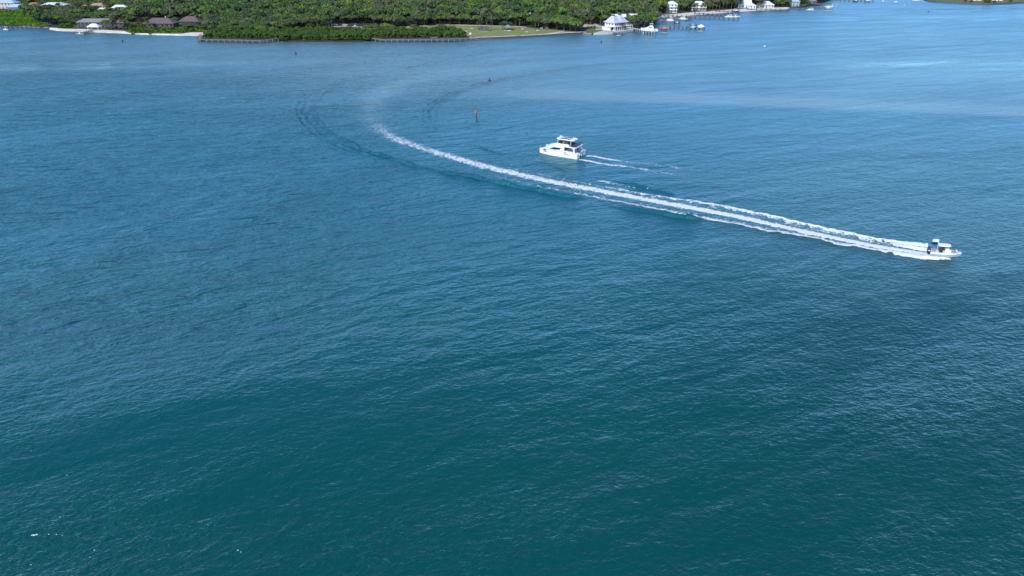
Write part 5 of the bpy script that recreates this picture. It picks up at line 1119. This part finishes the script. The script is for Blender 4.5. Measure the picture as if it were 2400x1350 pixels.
dock('dock', [(1556, 39.5), (1611, 42.5), (1670, 44.6), (1730, 47.4)], 'longest straight dock crossing the right bay', 1.6, 1.6, 4.4, ptop=1.2)
dock('dock', [(1628, 34.5), (1665, 36.5), (1700, 38.6)], 'dock leading to the two white yachts in the right bay', 1.6, 1.6, 4.2, ptop=1.0)
dock('dock', [(1676, 29), (1716, 30)], 'short dock in front of the tall palms near the small blue-hulled boat', 1.6, 1.6, 3.6)
dock('dock', [(1750, 24), (1790, 25), (1829, 26.6)], 'dock running along the beach below the big white roofs', 1.6, 1.5, 4.5)
dock('dock', [(1848, 21.5), (1886, 22.8)], 'dock between the empty lift and the blue-striped boat', 1.6, 1.5, 4.5)
dock('dock', [(1912, 20), (1934, 20.6)], 'short dock in front of the canopied boat on the far right', 1.6, 1.5, 3.0)
dock('dock', [(1900, 12.5), (1922, 13)], 'small dark dock by the low dark house at the far shore', 1.8, 4.0, 3.0)
dock('dock', [(1950, 3.2), (1995, 4.2), (2046, 4.6)], 'long far dock cut by the top edge of the picture', 1.6, 1.6, 4.5, ptop=1.2)
def lift(px, py, w, d, label, h=4.2, mat='pile', rz=0.0, beamz=1.8, name='boat_lift'):
    p = G(px, py); t = thing(name, (p.x, p.y + d / 2, 0), label, 'boat lift', rz)
    for sx in (-1, 1):
        for sy in (-1, 1): m = MB(); m.tube([(sx * w / 2, sy * d / 2, -1), (sx * w / 2, sy * d / 2, h)], .22, 7); m.build('pile', M[mat], t)
        m = MB(); m.box((sx * w / 2, 0, h - .15), (.2, d, .25)); m.build('top_beam', M['steel'], t)
        m = MB(); m.box((sx * w * .3, 0, beamz), (.25, d - .4, .2)); m.build('cradle_beam', M['steel'], t)
    return t, Vector((p.x, p.y + d / 2, beamz))
# ------------------------------------------------------------------ small boats
def small_boat(px, py, L, label, rz=0.0, z=0.0, top=None, hull='gel', B=None, console=True, eng=1, name='moored_boat', loc=None, cabin=False, group=None, cat='boat'):
    p = G(px, py) if loc is None else loc; t = thing(name, (p.x, p.y, z), label, cat, rz, group); B = B or L * .32; fb = .11 * L if L < 9 else .9
    hm = MB(); dm = MB(); hull_mesh(hm, dm, L, B, fb, .25, False, full=.45, bowrise=.3, n=12); hm.build('hull', M[hull], t); dm.build('deck', M['gel'], t)
    if console and not cabin:
        m = MB(); m.prism([(-.1 * L, fb), (-.08 * L, fb + .95), (0, fb + 1.0), (.06 * L, fb + .4), (.07 * L, fb)], -B * .2, B * .2); m.build('console', M['gel'], t)
        m = MB(); m.box((-.2 * L, 0, fb + .4), (.5, B * .5, .6)); m.build('seat', M['cushion'], t)
        m = MB(); m.prism([(-.04 * L, fb + .98), (-.06 * L, fb + 1.4), (-.05 * L, fb + 1.42), (.02 * L, fb + .9)], -B * .2, B * .2); m.build('windscreen', M['glass'], t)
    if cabin:
        m = MB(); m.prism([(-.25 * L, fb), (-.22 * L, fb + 1.3), (.08 * L, fb + 1.3), (.3 * L, fb + .35), (.34 * L, fb)], -B * .34, B * .34); cb = m.build('cabin', M['gel'], t, bevel=.06)
        for s in (-1, 1): m = MB(); m.prism([(-.18 * L, fb + .7), (-.17 * L, fb + 1.1), (.07 * L, fb + 1.1), (.15 * L, fb + .7)], s * B * .345 - .03, s * B * .345 + .03); m.build('cabin_window', M['glass'], cb)
        m = MB(); m.prism([(-.2 * L, fb + 1.9), (-.2 * L, fb + 2.05), (.02 * L, fb + 2.05), (.03 * L, fb + 1.9)], -B * .3, B * .3); m.box((-.15 * L, 0, fb + 1.6), (.1, B * .5, .7)); m.build('fly_top', M['gel'], t)
    if top:
        m = MB(); m.slab([(-.28 * L, -B * .36), (.1 * L, -B * .36), (.1 * L, B * .36), (-.28 * L, B * .36)], fb + 2.0, fb + 2.12, .9); tp = m.build('canopy', M[top], t)
        for sx in (-.24, .07):
            for s in (-1, 1): m = MB(); m.tube([(sx * L, s * B * .32, fb), (sx * L, s * B * .32, fb + 2.02)], .035, 5); m.build('post', M['steel'], tp)
    for k in range(eng): engine(t, -L / 2, (k - (eng - 1) / 2) * .7, fb * .6, M['black'] if L < 9 else M['navy'], .75)
    return t
small_boat(14, 70.5, 5.6, 'small white boat with pale top moored at the left end of the marsh dock', R(175), .1, 'white')
lift(14, 70.6, 6.5, 3.2, 'dark piling lift around the small boat in the left frame corner', 3.6, beamz=.2)
small_boat(187, 80.5, 7.2, 'flat grey pontoon-like boat moored below the lodge', R(182), .0, 'cushion', 'cushion')
lift(187, 80.8, 8.6, 3.4, 'low timber lift frame holding the grey boat below the lodge', 2.6, beamz=.1)
small_boat(1450, 83.2, 3.4, 'tiny white dinghy beside the low dock of the twin-peaked house', R(8), .0, None, console=False, eng=0)
# the big sport fishing yacht on its lift
t_, q = lift(1521, 81.2, 9.0, 5.6, 'heavy lift of pale pilings under the big white yacht', 3.0, 'palepile', R(-4), 1.9)
for k in range(3): m = MB(); m.tube([(-2.4 + k * 2.4, -2.8, -1), (-2.4 + k * 2.4, -2.8, 2.6)], .2, 7); m.build('pile', M['palepile'], t_)
y = thing('sport_yacht', (q.x + .4, q.y, 2.5), 'big white sport fishing yacht with tower raised on a lift right of the twin-peaked house', 'yacht', R(180 - 4)); L = 14.2
hm = MB(); dm = MB(); hull_mesh(hm, dm, L, 4.5, 1.7, .6, False, full=.35, bowrise=.55, n=18); hm.build('hull', M['gel'], y); dm.build('deck', M['gel'], y)
m = MB(); m.prism([(-L / 2, -.5), (-L / 2, -.05), (3, -.05), (4.5, .1), (3.0, -.4)], -1.9, 1.9); m.build('bottom_paint', M['navy'], y)
m = MB(); m.prism([(-3.4, 1.8), (-3.2, 3.6), (.2, 3.6), (4.2, 2.4), (5, 2.1)], -1.75, 1.75); cb = m.build('cabin', M['gel'], y, bevel=.1)
for s in (-1, 1): m = MB(); m.prism([(-2.4, 2.7), (-2.3, 3.25), (.2, 3.25), (1.9, 2.75)], s * 1.77 - .03, s * 1.77 + .03); m.build('cabin_window', M['glass'], cb); m = MB(); m.box((-4.6, s * 2.1, 1.15), (1.6, .1, .5)); m.build('side_port', M['glass'], cb)
m = MB(); m.prism([(-3.0, 3.6), (-2.8, 4.4), (-.4, 4.4), (.5, 3.6)], -1.5, 1.5); m.build('flybridge', M['gel'], y, bevel=.08)
m = MB(); m.slab([(-3.0, -1.4), (-.2, -1.4), (-.2, 1.4), (-3.0, 1.4)], 5.7, 5.85); ht = m.build('hardtop', M['gel'], y)
for sx in (-2.7, -.6):
    for s in (-1, 1): m = MB(); m.tube([(sx, s * 1.3, 4.2), (sx, s * 1.2, 5.75)], .05, 5); m.build('post', M['steel'], ht)
m = MB(); m.tube([(-1.8, .9, 5.8), (-1.7, .5, 7.6)], .05, 5); m.tube([(-1.8, -.9, 5.8), (-1.7, -.5, 7.6)], .05, 5); m.box((-1.7, 0, 7.6), (1.0, 1.1, .1)); m.build('tower', M['steel'], y)
rail([(6.6, 0, 2.65), (5, .9, 2.5), (3, 1.6, 2.3)], .6).build('bow_rail', M['steel'], y); rail([(6.6, 0, 2.65), (5, -.9, 2.5), (3, -1.6, 2.3)], .6).build('bow_rail', M['steel'], y)
# covered lift with faded red roof
t = shelter(1557, 72.5, 5.0, 4.4, 3.2, 1.8, 'boat house with faded red pyramid roof beside the lifted yacht', M['redcanvas'], name='boat_house', cat='boat house', lift=-GZ); 
small_boat(1557, 72.6, 5.2, 'dark small boat under the faded red roof', R(5), 1.0, None, 'navy')
t = shelter(1642, 69.5, 4.6, 4.0, 3.8, 1.7, 'boat house with white pointed roof at the outer end of the tall piling dock', M['white'], name='boat_house', cat='boat house', lift=-GZ, post=M['pile'])
small_boat(1642, 69.4, 5.0, 'white boat hanging under the white pointed roof', R(4), 1.6)
lift(1624, 70, 5.4, 4.4, 'open lift with tall dark pilings left of the white pointed roof', 5.0, beamz=1.9)
small_boat(1624, 69.8, 5.4, 'white boat with flat white top on the open tall piling lift', R(3), 2.0, 'white')
lift(1547, 52.5, 6.4, 3.6, 'lift with low dark pilings nearest the palm shore in the cove', 2.6); small_boat(1547, 52, 6.4, 'white open boat on the lift nearest the palm shore', R(176), 1.3)
lift(1570, 52.8, 8.0, 4.2, 'lift with dark pilings under the tall white cabin boat', 3.0); small_boat(1570, 52.3, 8.8, 'white cabin boat with raised top in the middle of the cove lifts', R(177), 1.2, cabin=True)
lift(1587, 58.4, 5.0, 3.4, 'lift at the outer end of the short cove dock', 4.0); small_boat(1587, 58, 5.4, 'dark hulled boat with white deck at the end of the short cove dock', R(4), 1.0, None, 'dkgrey')
lift(1600, 48.6, 7.6, 4.0, 'lift under the big white boat at the end of the thin cove dock', 2.8); small_boat(1600, 48.2, 9.0, 'big white cabin boat at the outer end of the thin cove dock', R(178), 1.1, cabin=True)
dock('dock', [(1610, 47.5), (1619, 48.8)], 'stub dock right of the big white cove boat', 1.4, 1.2, 2.2)
small_boat(1709, 41.5, 9.5, 'white flybridge yacht, left one of the pair in the right bay', R(183), .3, cabin=True, hull='gel'); small_boat(1724, 41.2, 9.0, 'low white motor yacht, right one of the pair in the right bay', R(-2), .3, top='white')
lift(1724, 30.5, 7.5, 4.0, 'dark lift under the small blue-hulled boat near the palms', 4.4); small_boat(1724, 30.2, 7.5, 'small boat with dark blue hull and white top near the palms', R(-5), 1.2, 'white', 'navy')
lift(1838, 28.4, 8.6, 4.6, 'empty grey piling lift in front of the long white roofed beach house', 3.4)
small_boat(1899, 25.6, 11.0, 'white and blue motor boat moored left of the canopied lift', R(182), .2, None, 'hullblue', cabin=True)
t = shelter(1941, 22.2, 7.6, 4.6, 4.2, .7, 'flat white canopy on posts over a boat at the far right', M['white'], name='boat_canopy', cat='canopy', lift=-GZ); small_boat(1941, 22, 7.0, 'white boat hanging under the flat white canopy', R(3), 1.4)
p = G(1955, 22)
for k, (dx, dy) in enumerate([(-3, 0), (-1, 3.5), (1.2, 0), (2.8, 3.5)]):
    m = MB(); m.tube([(0, 0, -1), (0, 0, 6.0)], .14, 6); o = m.build('mooring_pole', M['palepile'], None, True); o.location = (p.x + dx, p.y + dy, 0); tag(o, 'tall white mooring pole right of the flat white canopy', 'pole', 'white poles by the flat canopy')
small_boat(2006, 5.2, 6.5, 'dark boat at the middle of the far top-edge dock', R(3), .8, None, 'navy'); small_boat(2034, 5.4, 8.5, 'blue hulled boat at the right end of the far top-edge dock', R(3), .8, None, 'bluecanvas', cabin=True)
small_boat(2070, 3.5, 5.5, 'tiny white boat adrift right of the far top-edge dock', R(10), 0.0); small_boat(2100, 5.3, 6.5, 'tiny white boat left of the far point, the larger of the two afloat', R(15), 0.0)
small_boat(2150, 1.2, 14, 'long white boat with blue stripe tied at the tip of the far point', R(2), 0.0, None, 'gel', B=3.4, cabin=True)
# ------------------------------------------------------------------ buoys and the day marker
def buoy(px, py, label, mat, h=1.9, kind='can'):
    p = G(px, py); t = thing('buoy', (p.x, p.y, 0), label, 'buoy')
    m = MB(); m.lathe([(.05, -.4), (.55, -.2), (.6, .25), (.45, .4)], 12); m.build('float', M[mat], t, True)
    m = MB()
    if kind == 'nun': m.lathe([(.42, .4), (.36, .9), (.06, h)], 12)
    elif kind == 'ball': m.sphere((0, 0, .5), .42, 12, 8)
    else: m.lathe([(.30, .4), (.30, h * .8), (.22, h)], 12)
    m.build('body', M[mat], t, True); m = MB(); m.tube([(0, 0, .3), (0, 0, h + .12)], .05, 5); m.build('ring', M['steel'], t); return t
buoy(288, 98.4, 'tiny dark buoy in the water below the left brown bungalow', 'black', 1.8); buoy(694, 127.5, 'slim dark buoy left of centre below the left boardwalk', 'black', 2.0)
buoy(1147, 190.2, 'pointed dark red nun buoy above the day marker', 'darkred', 2.1, 'nun'); buoy(1409, 100, 'small dark buoy below the left side of the twin-peaked house', 'navy', 1.4)
buoy(1792, 109, 'small white round buoy alone in the open right bay', 'white', 1.0, 'ball'); buoy(2120, 13.2, 'tiny white buoy near the two boats by the far point', 'white', 1.8); buoy(2176, 28, 'tiny dark red buoy below the far point', 'darkred', .9, 'ball')
p = G(1117.5, 285); t = thing('day_marker', (p.x, p.y, 0), 'channel marker piling with red triangle boards standing left of the catamaran', 'marker')
m = MB(); m.tube([(0, 0, -1.5), (-.05, 0, 1.5), (-.12, 0, 4.9)], [.30, .27, .25], 10); m.build('piling', M['pile'], t, True)
for name, x, y_, a in (('red_board', .42, -.35, .25), ('red_board', -.62, .1, -1.25)):
    m = MB(); m.M = Matrix.Translation((x, y_, 0)) @ Matrix.Rotation(a, 4, 'Z'); m.prism([(-.62, 4.05), (.62, 4.05), (0, 5.1)], -.03, .03); b_ = m.build(name, M['red'] if x > 0 else M['dkgrey'], t)
m = MB(); m.box((-.1, .1, 4.75), (1.1, .6, .16)); m.box((-.35, -.1, 4.1), (.7, .1, .3)); m.build('platform', M['white'], t)
m = MB(); m.lathe([(.1, 4.8), (.13, 5.0), (.1, 5.25), (.02, 5.4)], 8, (.25, .1, 0)); m.build('lantern', M['black'], t)
m = MB(); m.tube([(.25, -.1, 2.0), (.42, -.12, 2.1), (.42, -.12, 4.0)], .04, 5); m.tube([(-.05, -.05, 1.9), (.3, -.1, 1.95)], .09, 6); m.build('gauge_pipe', M['steel'], t)
# a cormorant on the marker
bz = thing('cormorant', (p.x - .55, p.y + .1, 4.83), 'dark seabird perched on the left side of the day marker', 'bird'); 
m = MB(); m.tube([(-.16, 0, .05), (-.04, 0, .22), (.02, 0, .42), (.0, 0, .58), (.03, 0, .68), (.12, 0, .68), (.2, 0, .66)], [.03, .1, .09, .045, .045, .03, .008], 8); m.tube([(-.04, 0, .2), (-.2, 0, -.05)], [.06, .02], 6); m.tube([(.0, .04, .14), (.02, .04, 0)], .015, 5); m.tube([(.0, -.04, .14), (.02, -.04, 0)], .015, 5); m.build('body', M['black'], bz, True)
